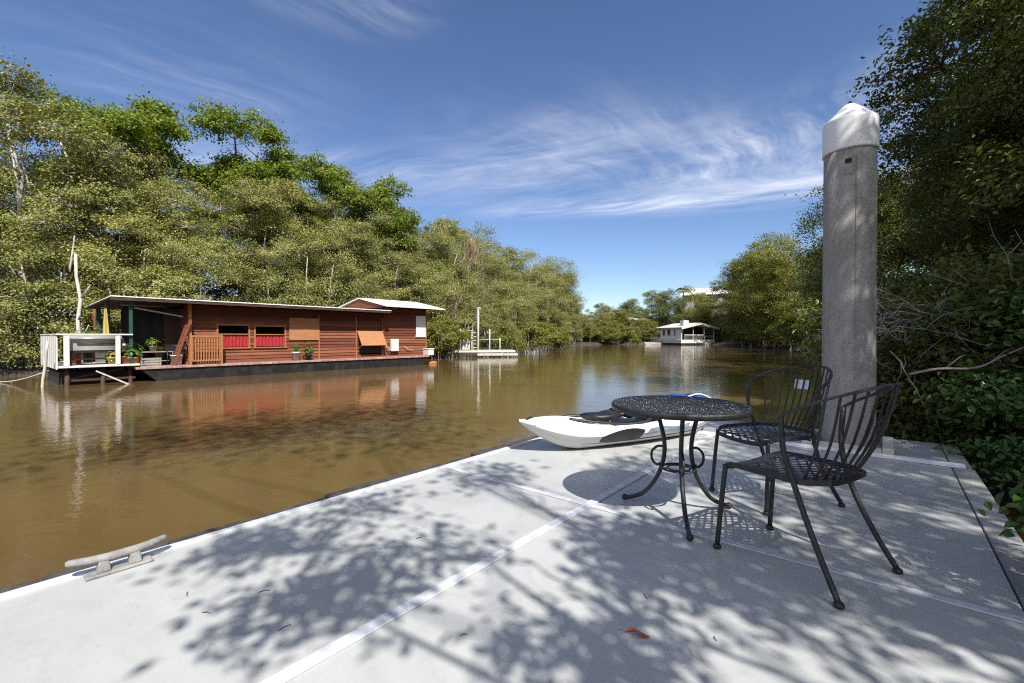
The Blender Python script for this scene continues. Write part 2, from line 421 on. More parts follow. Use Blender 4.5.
def masks(blobs):
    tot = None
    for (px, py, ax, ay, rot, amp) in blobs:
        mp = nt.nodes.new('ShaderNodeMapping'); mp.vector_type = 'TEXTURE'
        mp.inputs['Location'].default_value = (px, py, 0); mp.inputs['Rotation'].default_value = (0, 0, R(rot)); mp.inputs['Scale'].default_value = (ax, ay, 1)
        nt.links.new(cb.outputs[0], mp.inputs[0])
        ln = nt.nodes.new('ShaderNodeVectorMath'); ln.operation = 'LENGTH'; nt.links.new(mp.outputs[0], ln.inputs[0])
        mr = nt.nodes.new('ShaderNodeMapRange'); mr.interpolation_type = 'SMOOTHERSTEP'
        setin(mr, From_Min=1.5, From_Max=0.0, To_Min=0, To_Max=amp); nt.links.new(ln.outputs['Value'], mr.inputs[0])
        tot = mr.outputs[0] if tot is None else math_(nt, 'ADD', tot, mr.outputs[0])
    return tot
def veil(tex, lo, hi):
    mr = nt.nodes.new('ShaderNodeMapRange'); mr.interpolation_type = 'SMOOTHSTEP'; setin(mr, From_Min=lo, From_Max=hi, To_Min=0, To_Max=1)
    nt.links.new(tex, mr.inputs[0]); return mr.outputs[0]
t1 = math_(nt, 'ADD', math_(nt, 'MULTIPLY', streak, .7), math_(nt, 'MULTIPLY', broad, .3))
t2 = math_(nt, 'ADD', math_(nt, 'MULTIPLY', fan, .7), math_(nt, 'MULTIPLY', broad, .3))
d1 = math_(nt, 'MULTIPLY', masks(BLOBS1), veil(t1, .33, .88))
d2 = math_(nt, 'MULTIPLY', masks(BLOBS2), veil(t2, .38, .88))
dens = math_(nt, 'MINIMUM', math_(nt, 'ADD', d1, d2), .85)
hs = nt.nodes.new('ShaderNodeHueSaturation'); setin(hs, Hue=.506, Saturation=1.08, Value=.96); nt.links.new(sk.outputs[0], hs.inputs['Color'])
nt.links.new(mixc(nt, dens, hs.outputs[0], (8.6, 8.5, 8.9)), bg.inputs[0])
nt.links.new(bg.outputs[0], nt.nodes['World Output'].inputs[0])
SC.view_settings.view_transform = 'Standard'; SC.view_settings.look = 'None'; SC.view_settings.exposure = .80; SC.view_settings.gamma = 1
SC.view_settings.use_curve_mapping = False
SC.render.engine = 'CYCLES'
SC.cycles.max_bounces = 6; SC.cycles.diffuse_bounces = 3; SC.cycles.glossy_bounces = 3; SC.cycles.transmission_bounces = 4; SC.cycles.transparent_max_bounces = 8
SC.cycles.caustics_reflective = False; SC.cycles.caustics_refractive = False
SC.cycles.use_denoising = False; SC.cycles.use_adaptive_sampling = False; SC.cycles.sample_clamp_indirect = 4; SC.cycles.filter_width = 1.1
try: SC.cycles.denoising_prefilter = 'ACCURATE'; SC.cycles.denoising_input_passes = 'RGB_ALBEDO_NORMAL'
except Exception: pass

# ------------------------------------------------------------------ river, ground
RIVER = np.array([(-60, -70), (-60, -22), (-40, 1), (-26.5, 14), (-20.6, 18.8), (-17.9, 21), (-9.8, 30.8), (-7, 36), (-3, 50), (4, 74), (12.5, 90), (20, 97), (30, 101),
                  (41, 97), (39, 81), (35.5, 58), (30, 47), (18, 26), (10, 13.5), (7.2, 7.6), (4.9, 4.8), (3.9, 2.6), (3.3, 0), (3, -4), (2, -9), (0, -16), (-4, -40), (-8, -70)], float)
def sdist(X, Y):
    A = RIVER; B = np.roll(RIVER, -1, 0)
    d = np.full(X.shape, 1e9); inside = np.zeros(X.shape, bool)
    for (ax, ay), (bx_, by_) in zip(A, B):
        ex, ey = bx_ - ax, by_ - ay; t = np.clip(((X - ax) * ex + (Y - ay) * ey) / (ex * ex + ey * ey), 0, 1)
        d = np.minimum(d, np.hypot(X - ax - t * ex, Y - ay - t * ey))
        cross = ((ay > Y) != (by_ > Y)) & (X < (bx_ - ax) * (Y - ay) / (by_ - ay + 1e-12) + ax)
        inside ^= cross
    return np.where(inside, -d, d)
def ground_h(X, Y):
    X = np.asarray(X, float); Y = np.asarray(Y, float)
    s = sdist(X, Y)
    h = np.where(s < 0, np.maximum(-1.4, s * .55), np.minimum(s * .35, .25 + s * .06))
    h = np.where(s > 0, np.minimum(h, 2.2), h)
    hill = 9.5 * np.exp(-(((X - 70) / 34) ** 2 + ((Y - 135) / 34) ** 2)) + 3.5 * np.exp(-(((X - 24) / 12) ** 2 + ((Y - 6) / 14) ** 2))
    return h + np.where(s > 0, hill * np.clip(s / 12, 0, 1), 0)
def axis(a, b, d, lo, hi):
    c = np.arange(a, b + .01, d); out = 10.0
    L_ = []; R_ = []; x = a; step = d
    while x > lo: step *= 1.35; x -= step; L_.append(x)
    x = b; step = d
    while x < hi: step *= 1.35; x += step; R_.append(x)
    return np.concatenate([np.array(L_[::-1]), c, np.array(R_)])
gx = axis(-45, 60, 1.0, -1500, 1500); gy = axis(-12, 120, 1.0, -1500, 1500)
GX, GY = np.meshgrid(gx, gy); GZ = ground_h(GX, GY)
GZ += np.random.default_rng(3).normal(size=GZ.shape) * .04
nx, ny = len(gx), len(gy); ii = (np.arange(ny - 1)[:, None] * nx + np.arange(nx - 1)[None, :]).ravel()
go = np_mesh('ground', np.stack([GX.ravel(), GY.ravel(), GZ.ravel()], 1), np.stack([ii, ii + 1, ii + 1 + nx, ii + nx], 1), M['mud'], None, True)
tag(go, kind='structure')
wb = MB(); wb.add([(-75, -80, 0), (75, -80, 0), (75, 115, 0), (-75, 115, 0)], [(0, 1, 2, 3)])
tag(wb.build('water', M['water']), kind='structure')
def gh(x, y): return float(ground_h(np.array([x]), np.array([y]))[0])

# ------------------------------------------------------------------ the floating pontoon
PO = Vector((.522, 3.123, 0)); PRZ = -math.atan2(.634, .773); DZ = .45
PU = Vector((.773, -.634, 0)); PV = Vector((.634, .773, 0))
def pw(u, v, z=0): return PO + PU * u + PV * v + Vector((0, 0, DZ + z))
pon = thing('floating_pontoon', 'pale grey painted pontoon deck in dappled shade with raised pale seams', 'pontoon', PO, PRZ)
UL, UR, VB, VF = -1.46, 2.04, -7.2, 3.95
mb = MB()
us = [UL, 0, UR]; vs = [VB, -2.72, 0, 2.87, VF]
for i in range(2):
    for j in range(4):
        mb.bx(us[i] + .003, us[i + 1] - .003, vs[j] + .003, vs[j + 1] - .003, DZ - .06, DZ)
mb.build('deck_panel', M['deck'], pon, .004)
mb = MB(); mb.bx(UL + .02, UR - .02, VB + .02, VF - .02, -.35, DZ - .075); mb.build('float_body', M['rubber'], pon)
for (a, b_) in (((0, VB + .2), (0, 2.86)),):
    mb = MB(); mb.bx(-.03, .03, a[1], b_[1], DZ + .001, DZ + .009); mb.build('seam_strip', M['seam'], pon, .002)
for v, hw_ in ((-2.76, .06), (0, .024)):
    for (u0, u1) in ((UL + .04, -.025), (.025, UR - .01)):
        mb = MB(); mb.bx(u0, u1, v - hw_, v + hw_, DZ + .001, DZ + .009); mb.build('seam_strip', M['seam'], pon, .002)
mb = MB(); mb.bx(-.55, UR + .09, 2.85, 2.92, DZ + .002, DZ + .034)
mb.build('edge_bar', M['strip'], pon, .004)
mb = MB()
for k, (v0, v1) in enumerate(((VB, -4.6), (-4.59, -1.9), (-1.89, .75), (.76, 2.84), (2.94, VF))):
    mb.bx(UR + .004, UR + .135 + .012 * (k % 2), v0, v1, DZ - .05, DZ + .006)
mb.build('edge_plank', M['grey_wood'], pon, .006)
mb = MB(); v = VB
g = np.random.default_rng(5)
while v < VF:
    l = g.uniform(.25, .6); mb.bx(UL - .105 - g.uniform(0, .02), UL - .02, v, min(VF, v + l - .01), DZ - .20, DZ + .008 + g.uniform(-.014, .012)); v += l
mb.build('rubbing_strip', M['rubber'], pon, .006)
mb = MB(); mb.bx(UL - .018, UL + .035, VB, VF, DZ - .05, DZ + .014); mb.build('deck_lip', M['seam'], pon, .006)
mb = MB(); mb.bx(UL, UR, VF, VF + .05, DZ - .22, DZ + .005); mb.build('end_board', M['grey_wood'], pon, .004)
# pile guide: a low white frame round the pile
PUV = (1.275, 3.265)
mb = MB(); r_ = .33
for sx_ in (-1, 1):
    mb.bx(PUV[0] + sx_ * r_ - .045, PUV[0] + sx_ * r_ + .045, PUV[1] - r_ - .03, PUV[1] + r_ + .03, DZ + .002, DZ + .085)
    mb.bx(PUV[0] - r_ + .05, PUV[0] + r_ - .05, PUV[1] + sx_ * (r_ - .0) - .04, PUV[1] + sx_ * r_ + .04, DZ + .002, DZ + .075)
mb.build('pile_guide', M['landing'], pon, .008)
# cleat bolted at the left edge
cl = bpy.data.objects.new('mooring_cleat', None); COL.objects.link(cl); cl.parent = pon
cl.location = (-1.375, -2.24, DZ); cl.rotation_euler = (0, 0, R(90)); cl['label'] = 'weathered grey cast mooring cleat'
mb = MB(); mb.box((0, 0, .008), (.26, .075, .016)); mb.build('base', M['cleat'], cl, .006)
mb = MB()
for x in (-.06, .06): mb.hexa([(x - .027, -.024, .0165), (x + .027, -.024, .0165), (x + .027, .024, .0165), (x - .027, .024, .0165), (x - .019, -.017, .072), (x + .019, -.017, .072), (x + .019, .017, .072), (x - .019, .017, .072)])
mb.build('post', M['cleat'], cl, .005)
mb = MB(); mb.tube([(-.195, 0, .098), (-.185, 0, .097), (-.11, 0, .084), (-.05, 0, .078), (.05, 0, .078), (.11, 0, .084), (.185, 0, .097), (.195, 0, .098)], [.009, .016, .019, .021, .021, .019, .016, .009], 12)
mb.build('horn', M['cleat'], cl)

# ------------------------------------------------------------------ concrete pile
pp = pw(*PUV)
pile = thing('mooring_pile', 'tall round concrete pile with a white pointed cap at the deck corner', 'pile', (pp.x, pp.y, 0))
mb = MB(); mb.lathe([(.238, -1.5), (.236, .4), (.234, 1.4), (.232, 2.5), (.230, 3.60)], 48); mb.build('shaft', M['concrete'], pile)
mb = MB(); mb.lathe([(.243, 3.545), (.2445, 3.56), (.2425, 3.855), (.2418, 3.866), (.237, 3.876), (.228, 3.886), (.06, 4.055), (.02, 4.075), (1e-4, 4.078)], 48); mb.build('cap', M['cap'], pile)
va = math.atan2(-pp.y, -pp.x) - R(3)
def on_pile(dz, dang, r): a = va + dang; return Vector((math.cos(a) * r, math.sin(a) * r, dz))
mb = MB(); q = on_pile(3.41, 0, .2285); mb.box(q, (.012, .055, .05), va); mb.build('hole', M['inner_dark'], pile, .012)
mb = MB(); q = on_pile(3.315, .02, .2293); mb.box(q, (.012, .072, .085), va + .02); mb.build('patch', pmat('mortar patch', (.30, .29, .27), .9, .12, 12), pile, .003)
mb = MB()
for zz_ in (2.2,):
    for k in range(4):
        pass
a = va + .28; mb.box((math.cos(a) * .2325, math.sin(a) * .2325, 1.9), (.004, .004, 3.1), a); mb.build('mould_line', pmat('mould seam', (.20, .185, .165), .9, .2, 20), pile)

# ------------------------------------------------------------------ patio table
def lattice(mb, inside, spacing, w, t, ext, ang, zf, seg=.05):
    """flattened mesh: two families of crossing strips following the surface zf"""
    for fam, a in enumerate((ang, -ang)):
        d = Vector((math.cos(a), math.sin(a))); n_ = Vector((-d.y, d.x)); k = -int(ext / spacing)
        while k * spacing <= ext:
            s = -ext; run = []
            while s <= ext + seg:
                p_ = d * s + n_ * (k * spacing)
                if inside(p_.x, p_.y) and s <= ext: run.append(p_)
                else:
                    if len(run) > 1: _strip(mb, run, n_, w, t, zf, fam * .0015)
                    run = []
                s += seg
            k += 1
def _strip(mb, run, n_, w, t, zf, dz):
    vs = []; fs = []
    for p_ in run:
        z = zf(p_.x, p_.y) + dz
        for s in (-1, 1):
            q = p_ + n_ * s * w / 2
            vs += [(q.x, q.y, z - t / 2), (q.x, q.y, z + t / 2)]
    for i in range(len(run) - 1):
        o = i * 4; e = o + 4
        fs += [(o + 1, e + 1, e + 3, o + 3), (o, o + 2, e + 2, e), (o, e, e + 1, o + 1), (o + 2, o + 3, e + 3, e + 2)]
    mb.add(vs, fs)

TX, TY = 1.086, 2.96; TH = .724; TR = .425
tab = thing('patio_table', 'round black wrought iron patio table with mesh top beside the kayak', 'table', (TX, TY, DZ))
mb = MB(); lattice(mb, lambda x, y: x * x + y * y < (TR - .008) ** 2, .027, .0112, .003, TR, R(32), lambda x, y: TH - .004, .012)
top = mb.build('tabletop', M['iron_top'], tab)
mb = MB(); mb.lathe([(TR - .012, TH - .003), (TR - .004, TH + .002), (TR + .003, TH - .004), (TR + .004, TH - .012), (TR + .002, TH - .034), (TR - .004, TH - .036), (TR - .006, TH - .012), (TR - .012, TH - .008), (TR - .012, TH - .003)], 64)
mb.build('rim', M['iron'], top)
mb = MB(); mb.tube([(math.cos(t) * .105, math.sin(t) * .105, .305) for t in np.linspace(0, 2 * math.pi, 33)], .007, 8, False)
mb.tube([(math.cos(t) * .07, math.sin(t) * .07, .305) for t in np.linspace(0, 2 * math.pi, 25)], .005, 8, False)
for k in range(6): mb.bar((math.cos(k * 1.047) * .07, math.sin(k * 1.047) * .07, .305), (math.cos(k * 1.047) * .105, math.sin(k * 1.047) * .105, .305), .006)
mb.build('ring', M['iron'], tab)
def smooth_path(ctrl, n=6):
    ctrl = [Vector(c) for c in ctrl]; out_ = []
    for i in range(len(ctrl) - 1):
        p0 = ctrl[max(0, i - 1)]; p1 = ctrl[i]; p2 = ctrl[i + 1]; p3 = ctrl[min(len(ctrl) - 1, i + 2)]
        for k in range(n):
            t = k / n
            out_.append(.5 * ((2 * p1) + (p2 - p0) * t + (2 * p0 - 5 * p1 + 4 * p2 - p3) * t * t + (3 * p1 - p0 - 3 * p2 + p3) * t ** 3))
    out_.append(ctrl[-1]); return out_
for ang in (-101, 15, 136):
    a = R(ang); e = Vector((math.cos(a), math.sin(a), 0)); U = Vector((0, 0, 1))
    path = smooth_path([e * .165 + U * (TH - .02), e * .13 + U * .60, e * .100 + U * .48, e * .098 + U * .38, e * .122 + U * .28, e * .165 + U * .19, e * .24 + U * .095, e * .32 + U * .045, e * .385 + U * .022], 6)
    mb = MB(); mb.tube(path, .014, 10)
    mb.tube(smooth_path([e * .10 + U * .43, e * .145 + U * .425, e * .185 + U * .385, e * .185 + U * .33, e * .15 + U * .30, e * .125 + U * .315], 5), .0085, 8)
    lg = mb.build('leg', M['iron'], tab)
    mb = MB(); mb.ball(e * .392 + U * .022, .0215, 12); mb.build('foot', M['iron'], lg)
mb = MB(); mb.lathe([(.17, TH - .018), (.185, TH - .018), (.185, TH - .009), (.17, TH - .009), (.17, TH - .018)], 40); mb.build('top_ring', M['iron'], tab)

# ------------------------------------------------------------------ patio chairs
def make_chair(label):
    ch = thing('patio_chair', label, 'chair', (0, 0, 0), 0, 'wrought iron patio chairs')
    SH = .485
    def zf(x, y):
        z = SH - .018 * (1 - (x / .24) ** 2)
        if y > .16: z -= ((y - .16) / .1) ** 2 * .028
        if y < -.12: z += ((-.12 - y) / .14) ** 2 * .02
        return z
    def half(y): return .225 + .03 * math.sin((y + .26) / .52 * math.pi) if y > -.2 else .225 - (.2 + y) * -.5
    def inside(x, y): return -.255 < y < .262 and abs(x) < (.232 + .018 * math.sin((y + .26) / .52 * math.pi) - max(0, -.17 - y) * .9 - max(0, y - .215) * 1.0)
    mb = MB(); lattice(mb, inside, .040, .0125, .004, .36, R(35), zf, .02)
    seat = mb.build('seat', M['iron'], ch)
    # seat rim
    pts = []
    ys = np.linspace(-.255, .262, 16)
    wv = lambda y: .232 + .018 * math.sin((y + .26) / .52 * math.pi) - max(0, -.17 - y) * .9 - max(0, y - .215) * 1.0
    pts += [(wv(y), y, zf(wv(y), y)) for y in ys] + [(x, .262, zf(x, .262)) for x in np.linspace(wv(.262), -wv(.262), 9)[1:-1]]
    pts += [(-wv(y), y, zf(wv(y), y)) for y in ys[::-1]] + [(x, -.258, zf(x, -.255)) for x in np.linspace(-wv(-.255), wv(-.255), 9)[1:]]
    mb = MB()
    for i in range(len(pts) - 1): mb.bar(Vector(pts[i]) + Vector((0, 0, -.004)), Vector(pts[i + 1]) + Vector((0, 0, -.004)), .011, .026)
    mb.build('seat_rim', M['iron'], seat)
    def hoop(t):   # t from -1 (left arm end) round the back to 1
        a = t * math.pi / 2
        x = .285 * math.sin(a)
        back = math.cos(a)
        return Vector((x * (1 + .08 * (1 - back)) * .96, -.10 - .335 * back ** .85 if back > 0 else -.10, .785 + .165 * max(0, back) ** .7))
    hp = [hoop(t) for t in np.linspace(-1, 1, 41)]
    mb = MB()
    for i in range(40): mb.bar(hp[i], hp[i + 1] + (hp[i + 1] - hp[i]) * .06, .018, .011)
    back = mb.build('backrest', M['iron'], ch)
    mb = MB()
    for t in np.linspace(-.70, .70, 13):
        top_ = hoop(t); a = t * 1.25
        bot = Vector((.205 * math.sin(a) / math.sin(.875), -.258 + .10 * abs(t / .7) ** 2.2, SH - .005 + .012 * (1 - abs(t))))
        mid = (top_ + bot) / 2 + Vector((.018 * math.sin(a), -.018, -.02))
        prev = bot
        for q in smooth_path([bot, mid, top_], 4)[1:]: mb.bar(prev, q, .011, .005, (math.sin(a), -math.cos(a), 0)); prev = q
    mb.build('spindles', M['iron'], back)
    for s in (-1, 1):
        mb = MB(); mb.tube(smooth_path([(s * .225, .235, SH - .02), (s * .237, .246, .30), (s * .248, .268, .016)], 5), [.013] * 11, 10)
        lg = mb.build('leg', M['iron'], ch); mb = MB(); mb.lathe([(.016, 0), (.021, .006), (.021, .018), (.013, .026)], 12, (s * .248, .268, 0)); mb.build('foot', M['iron'], lg)
        mb = MB(); e_ = hp[-1] if s > 0 else hp[0]
        mb.tube(smooth_path([(s * .285, -.345, .016), (s * .262, -.265, .16), (s * .246, -.185, .33), (s * .248, -.13, SH), (s * .272, -.10, .62), (e_.x, e_.y, e_.z)], 5), [.013] * 26, 10)
        lg = mb.build('leg', M['iron'], ch); mb = MB(); mb.lathe([(.016, 0), (.021, .006), (.021, .018), (.013, .026)], 12, (s * .285, -.345, 0)); mb.build('foot', M['iron'], lg)
    mb = MB(); mb.bar((-.235, -.12, SH - .028), (.235, -.12, SH - .028), .012, .006); mb.bar((-.225, .2, SH - .03), (.225, .2, SH - .03), .012, .006); mb.build('stretcher', M['iron'], seat)
    return ch
chair = make_chair('nearest black iron patio chair, its whole lattice seat visible, right of the table')
def face(o, x, y, fx, fy): o.location = (x, y, DZ); o.rotation_euler = (0, 0, math.atan2(fy, fx) - math.pi / 2)
face(chair, 1.475, 2.38, -.50, .866)
ch2 = copy_tree(chair); ch2['label'] = 'black iron patio chair in front of the concrete pile, white paper tag on its back'
face(ch2, 1.84, 3.27, -.955, -.295)
for o in ch2.children:
    if o.name.startswith('backrest'):
        mb = MB(); mb.box((.075, -.405, .80), (.10, .003, .07), R(12), R(14)); t_ = mb.build('paper_tag', M['tag'], o)

# ------------------------------------------------------------------ kayak
def lump(mb, c, s, seed, n=14, m=8, amp=.12):
    g = np.random.default_rng(seed); ph = g.uniform(0, 6, 6); vs = []
    for i in range(m + 1):
        th = math.pi * i / m
        for k in range(n):
            a = 2 * math.pi * k / n; r = 1 + amp * (math.sin(3 * a + ph[0] + th) + .6 * math.sin(5 * a + ph[1] - 2 * th) + .5 * math.sin(4 * th + ph[2]))
            x = math.sin(th) * math.cos(a); y = math.sin(th) * math.sin(a); z = math.cos(th)
            q = (abs(x) ** .7 * math.copysign(1, x), abs(y) ** .7 * math.copysign(1, y), z)
            vs.append((c[0] + q[0] * s[0] * r, c[1] + q[1] * s[1] * r, c[2] + q[2] * s[2] * r))
    mb.add(vs, [(i * n + k, i * n + (k + 1) % n, (i + 1) * n + (k + 1) % n, (i + 1) * n + k) for i in range(m) for k in range(n)], True)

ky = thing('kayak', 'white sit-on kayak with black fittings lying across the far left deck edge', 'kayak', (.07, 4.46, DZ), math.atan2(.44, .9))
KL = 2.75
def ksec(s):
    f = s / KL; wd = .37 * (max(0, math.sin(math.pi * min(1, f * 1.02 + .0)) )) ** .62
    keel = .318 * max(0, 1 - s / .66) ** 1.7 + .18 * max(0, (s - 2.2) / .55) ** 2 + .005
    shr = .255 + .085 * max(0, 1 - s / .9) ** 1.5 + .06 * max(0, (s - 2) / .75) ** 2
    return max(.006, wd), keel, max(shr, keel + .012)
S = np.linspace(0, KL, 40)
low = []; upp = []; dk = []
for s in S:
    wd, k, h = ksec(s); ch_ = k + (h - k) * .60
    low.append([(s, -wd * .86, ch_), (s, -wd * .60, k + (h - k) * .24), (s, -wd * .32, k + (h - k) * .05), (s, 0, k), (s, wd * .32, k + (h - k) * .05), (s, wd * .60, k + (h - k) * .24), (s, wd * .86, ch_)])
    for sd in (-1, 1): pass
    rec = 1 if .95 < s < 2.1 else 0
    cr = .055 * math.sin(math.pi * min(1, max(0, s / .95))) if s < .95 else (-.11 if .98 < s < 2.05 else .04)
    upp.append([(s, -wd * .86, ch_), (s, -wd * .985, h - .02), (s, -wd * .96, h), (s, -wd * .62, h + (.012 if not rec else -.01)), (s, -wd * .35, h + cr), (s, 0, h + cr * 1.15), (s, wd * .35, h + cr), (s, wd * .62, h + (.012 if not rec else -.01)), (s, wd * .96, h), (s, wd * .985, h - .02), (s, wd * .86, ch_)])
def loft(rows):
    mb = MB(); n = len(rows[0]); vs = [v for r in rows for v in r]
    fs = [(i * n + j, i * n + j + 1, (i + 1) * n + j + 1, (i + 1) * n + j) for i in range(len(rows) - 1) for j in range(n - 1)]
    mb.add(vs, fs, True); return mb
loft(low).build('hull', M['shaded_hull'], ky)
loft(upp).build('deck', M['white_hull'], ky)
def kside(s, q):   # point on the kayak's flank, q from keel (0) to sheer (1)
    wd, k, h = ksec(s); z = k + (h - .02 - k) * q; zq = (z - k) / (h - k)
    if zq < .24: y = wd * (.32 + .28 * (zq - .05) / .19)
    elif zq < .60: y = wd * (.60 + .26 * (zq - .24) / .36)
    else: y = wd * (.86 + .125 * min(1, (z - k - (h - k) * .6) / max(.01, (h - k) * .4 - .02)))
    return y + .005, z
def flank(name, mat, s0, s1, lo, hi):
    for sd in (-1, 1):
        mb = MB(); vs = []; n = 14; r5 = 7
        for i in range(n + 1):
            t = i / n; s = s0 + (s1 - s0) * t
            for j in range(r5):
                y, z = kside(s, lo(t) + (hi(t) - lo(t)) * j / (r5 - 1)); vs.append((s, sd * y, z))
        mb.add(vs, [(i * r5 + j, i * r5 + j + 1, (i + 1) * r5 + j + 1, (i + 1) * r5 + j) for i in range(n) for j in range(r5 - 1)], True)
        mb.build(name, mat, ky)
flank('side_panel', M['black'], .80, 1.30, lambda t: .36 - .04 * math.sin(3 * t), lambda t: .40 + .58 * math.sin(math.pi * (.10 + .66 * t)) ** .8)
flank('side_decal', pmat('blue grey moulded swirl', (.30, .36, .46), .45, .45, 7, (1, 1, 3)), 1.36, 2.0, lambda t: .50 + .1 * math.sin(5 * t), lambda t: .86 + .06 * math.sin(7 * t))
flank('chine_line', M['black'], .62, 2.5, lambda t: .29 + .02 * t, lambda t: .30 + .055 * min(1, 2.5 * t))
mb = MB(); lump(mb, (.98, -.06, .32), (.22, .13, .045), 21, amp=.16); lump(mb, (1.32, -.02, .345), (.14, .17, .06), 23, amp=.16); mb.build('spray_cover', M['black'], ky)
mb = MB(); mb.box((1.38, 0, .20), (.42, .36, .05)); mb.box((1.66, 0, .30), (.06, .38, .22), 0, 0, R(20)); mb.build('seat', M['black'], ky, .02)
mb = MB(); mb.tube(smooth_path([(.52, -.1, .33), (.75, -.2, .30), (1.1, -.27, .26), (1.35, -.30, .275), (1.62, -.2, .36)], 5), .014, 8)
mb.tube(smooth_path([(.62, .18, .30), (.85, .1, .31), (1.0, -.02, .29), (1.2, -.1, .33), (1.5, -.12, .37)], 5), .018, 8)
mb.tube(smooth_path([(.95, -.2, .275), (1.05, 0, .32), (1.02, .22, .28)], 5), .022, 8); mb.build('strap', M['black'], ky)
mb = MB(); mb.tube(smooth_path([(.05, -.03, .335), (.12, 0, .36), (.19, .05, .335)], 5), .010, 8); mb.build('carry_handle', M['black'], ky)
# blue folded cover on the stern
kc = Vector((.07, 4.46, DZ)) + Vector((.9, .44, 0)).normalized() * 2.25
cv = thing('folded_cover', 'crumpled blue fabric cover heaped on the kayak behind the table', 'cover', (kc.x, kc.y, DZ + .27), .3)
mb = MB(); lump(mb, (0, 0, .10), (.27, .19, .10), 4); lump(mb, (.2, .03, .08), (.15, .16, .09), 9); mb.build('cloth', M['blue'], cv)
mb = MB(); mb.tube(smooth_path([(-.26, -.08, .10), (-.1, -.16, .20), (.1, -.12, .215), (.3, -.1, .14)], 5), .010, 6); mb.build('strap', M['white_paint'], cv)

# ------------------------------------------------------------------ leaf and twigs fallen on the deck
mb = MB(); n = 8
vs = []
for i in range(n + 1):
    t = i / n; w_ = .017 * math.sin(math.pi * t) ** .8 + .0005; vs += [(t * .085, -w_, .012 * math.sin(t * 5) + .012), (t * .085, 0, .006 + .006 * math.sin(t * 5)), (t * .085, w_ * .9, .014 + .010 * math.cos(t * 4))]
mb.add(vs, [(i * 3 + j, i * 3 + j + 1, i * 3 + j + 4, i * 3 + j + 3) for i in range(n) for j in range(2)], True)
mb.tube([(0, 0, .006), (-.02, .004, .012), (-.035, .012, .005)], .0012, 5)
lf = mb.build('fallen_leaf', M['fallen']); lf.location = (.45, 1.765, DZ + .001); lf.rotation_euler = (0, 0, R(-15)); tag(lf, 'curled orange dry leaf lying alone on the near deck', 'leaf')
for k, (x, y, r_, l) in enumerate(((-1.15, 2.05, .4, .05), (-1.3, 1.9, -.2, .04), (-.92, 1.78, .9, .05), (.6, 2.0, 1.7, .04), (-.55, 2.6, .5, .035), (.78, 1.72, 1.5, .03), (-1.45, 2.02, 2.1, .04), (-.2, 1.75, .3, .03))):
    mb = MB(); mb.tube([(0, 0, .003), (l * .5, .004, .005), (l, 0, .003)], [.0016, .002, .001], 5)
    o = mb.build('fallen_twig', M['twig']); o.location = (x, y, DZ + .001); o.rotation_euler = (0, 0, r_)
    tag(o, 'tiny dry twig scattered on the sunlit near deck', 'twig', 'twigs scattered on the deck')

# ================================================================== timber houseboat
HB = Vector((-13.3, 16.3, 0)); HA = Vector((.635, .773, 0)); HN = Vector((-.773, .635, 0)); HRZ = math.atan2(.773, .635)
def ht(px, b=.6):
    r = (px - 512) / 455; x0 = HB.x + HN.x * b; y0 = HB.y + HN.y * b
    return (r * y0 - x0) / (HA.x - r * HA.y)
def hw(t, b, z): return HB + HA * t + HN * b + Vector((0, 0, z))
hb = thing('timber_houseboat', 'red brown timber clad houseboat on a black barge with pale flat roof', 'houseboat', HB, HRZ)
WB = .62; WT = 2.9; DK = .53
mb = MB(); mb.hexa([(.9, .1, -.4), (12.6, .1, -.4), (12.6, 4.6, -.4), (.9, 4.6, -.4), (0, 0, .44), (13.2, 0, .44), (13.2, 4.7, .44), (0, 4.7, .44)]); mb.build('hull', M['hull_black'], hb)
mb = MB(); mb.bx(-.15, 13.3, -.06, 4.75, .445, DK); mb.build('deck', M['deck_edge'], hb, .01)
def clad(mb, t0, t1, z0, z1, openings, b=WB, rh=.145):
    z = z0; k = 0
    while z < z1 - .02:
        h = min(rh, z1 - z); zc = z + h / 2; segs = [(t0, t1)]
        for (a, c_, zl, zh) in openings:
            if zl - .03 < zc < zh + .03:
                ns = []
                for (p_, q_) in segs:
                    if c_ <= p_ or a >= q_: ns.append((p_, q_)); continue
                    if a > p_: ns.append((p_, a))
                    if c_ < q_: ns.append((c_, q_))
                segs = ns
        for (p_, q_) in segs:
            mb.hexa([(p_, b - .035, z), (q_, b - .035, z), (q_, b + .05, z), (p_, b + .05, z), (p_, b - .004, z + h + .004), (q_, b - .004, z + h + .004), (q_, b + .05, z + h + .004), (p_, b + .05, z + h + .004)])
        z += h; k += 1
w1 = (ht(216.5), ht(250), 1.17, 2.15); w2 = (ht(254), ht(286), 1.17, 2.13); fl = (ht(358.5), ht(381), .78, 1.85)
t0w = 1.5; t1w = ht(426.3)
mb = MB(); clad(mb, t0w, 10.45, DK + .005, WT, [w1, w2, fl]); mb.bx(t0w, t0w + .07, WB + .06, 4.3, DK, 2.72); mb.bx(t0w + .07, 10.45, 4.25, 4.33, DK, 2.72)
mb.build('wall', M['timber'], hb)
mb = MB(); clad(mb, 10.46, t1w, DK + .005, 3.2, []); mb.bx(t1w - .06, t1w, WB + .06, 4.4, DK, 3.2); mb.bx(10.46, t1w - .06, 4.33, 4.4, DK, 3.2)
mb.build('cabin_wall', M['timber'], hb)
mb = MB(); mb.bx(t0w + .08, 10.4, 2.6, 2.65, DK, 2.75); mb.build('inner_wall', M['inner_dark'], hb)
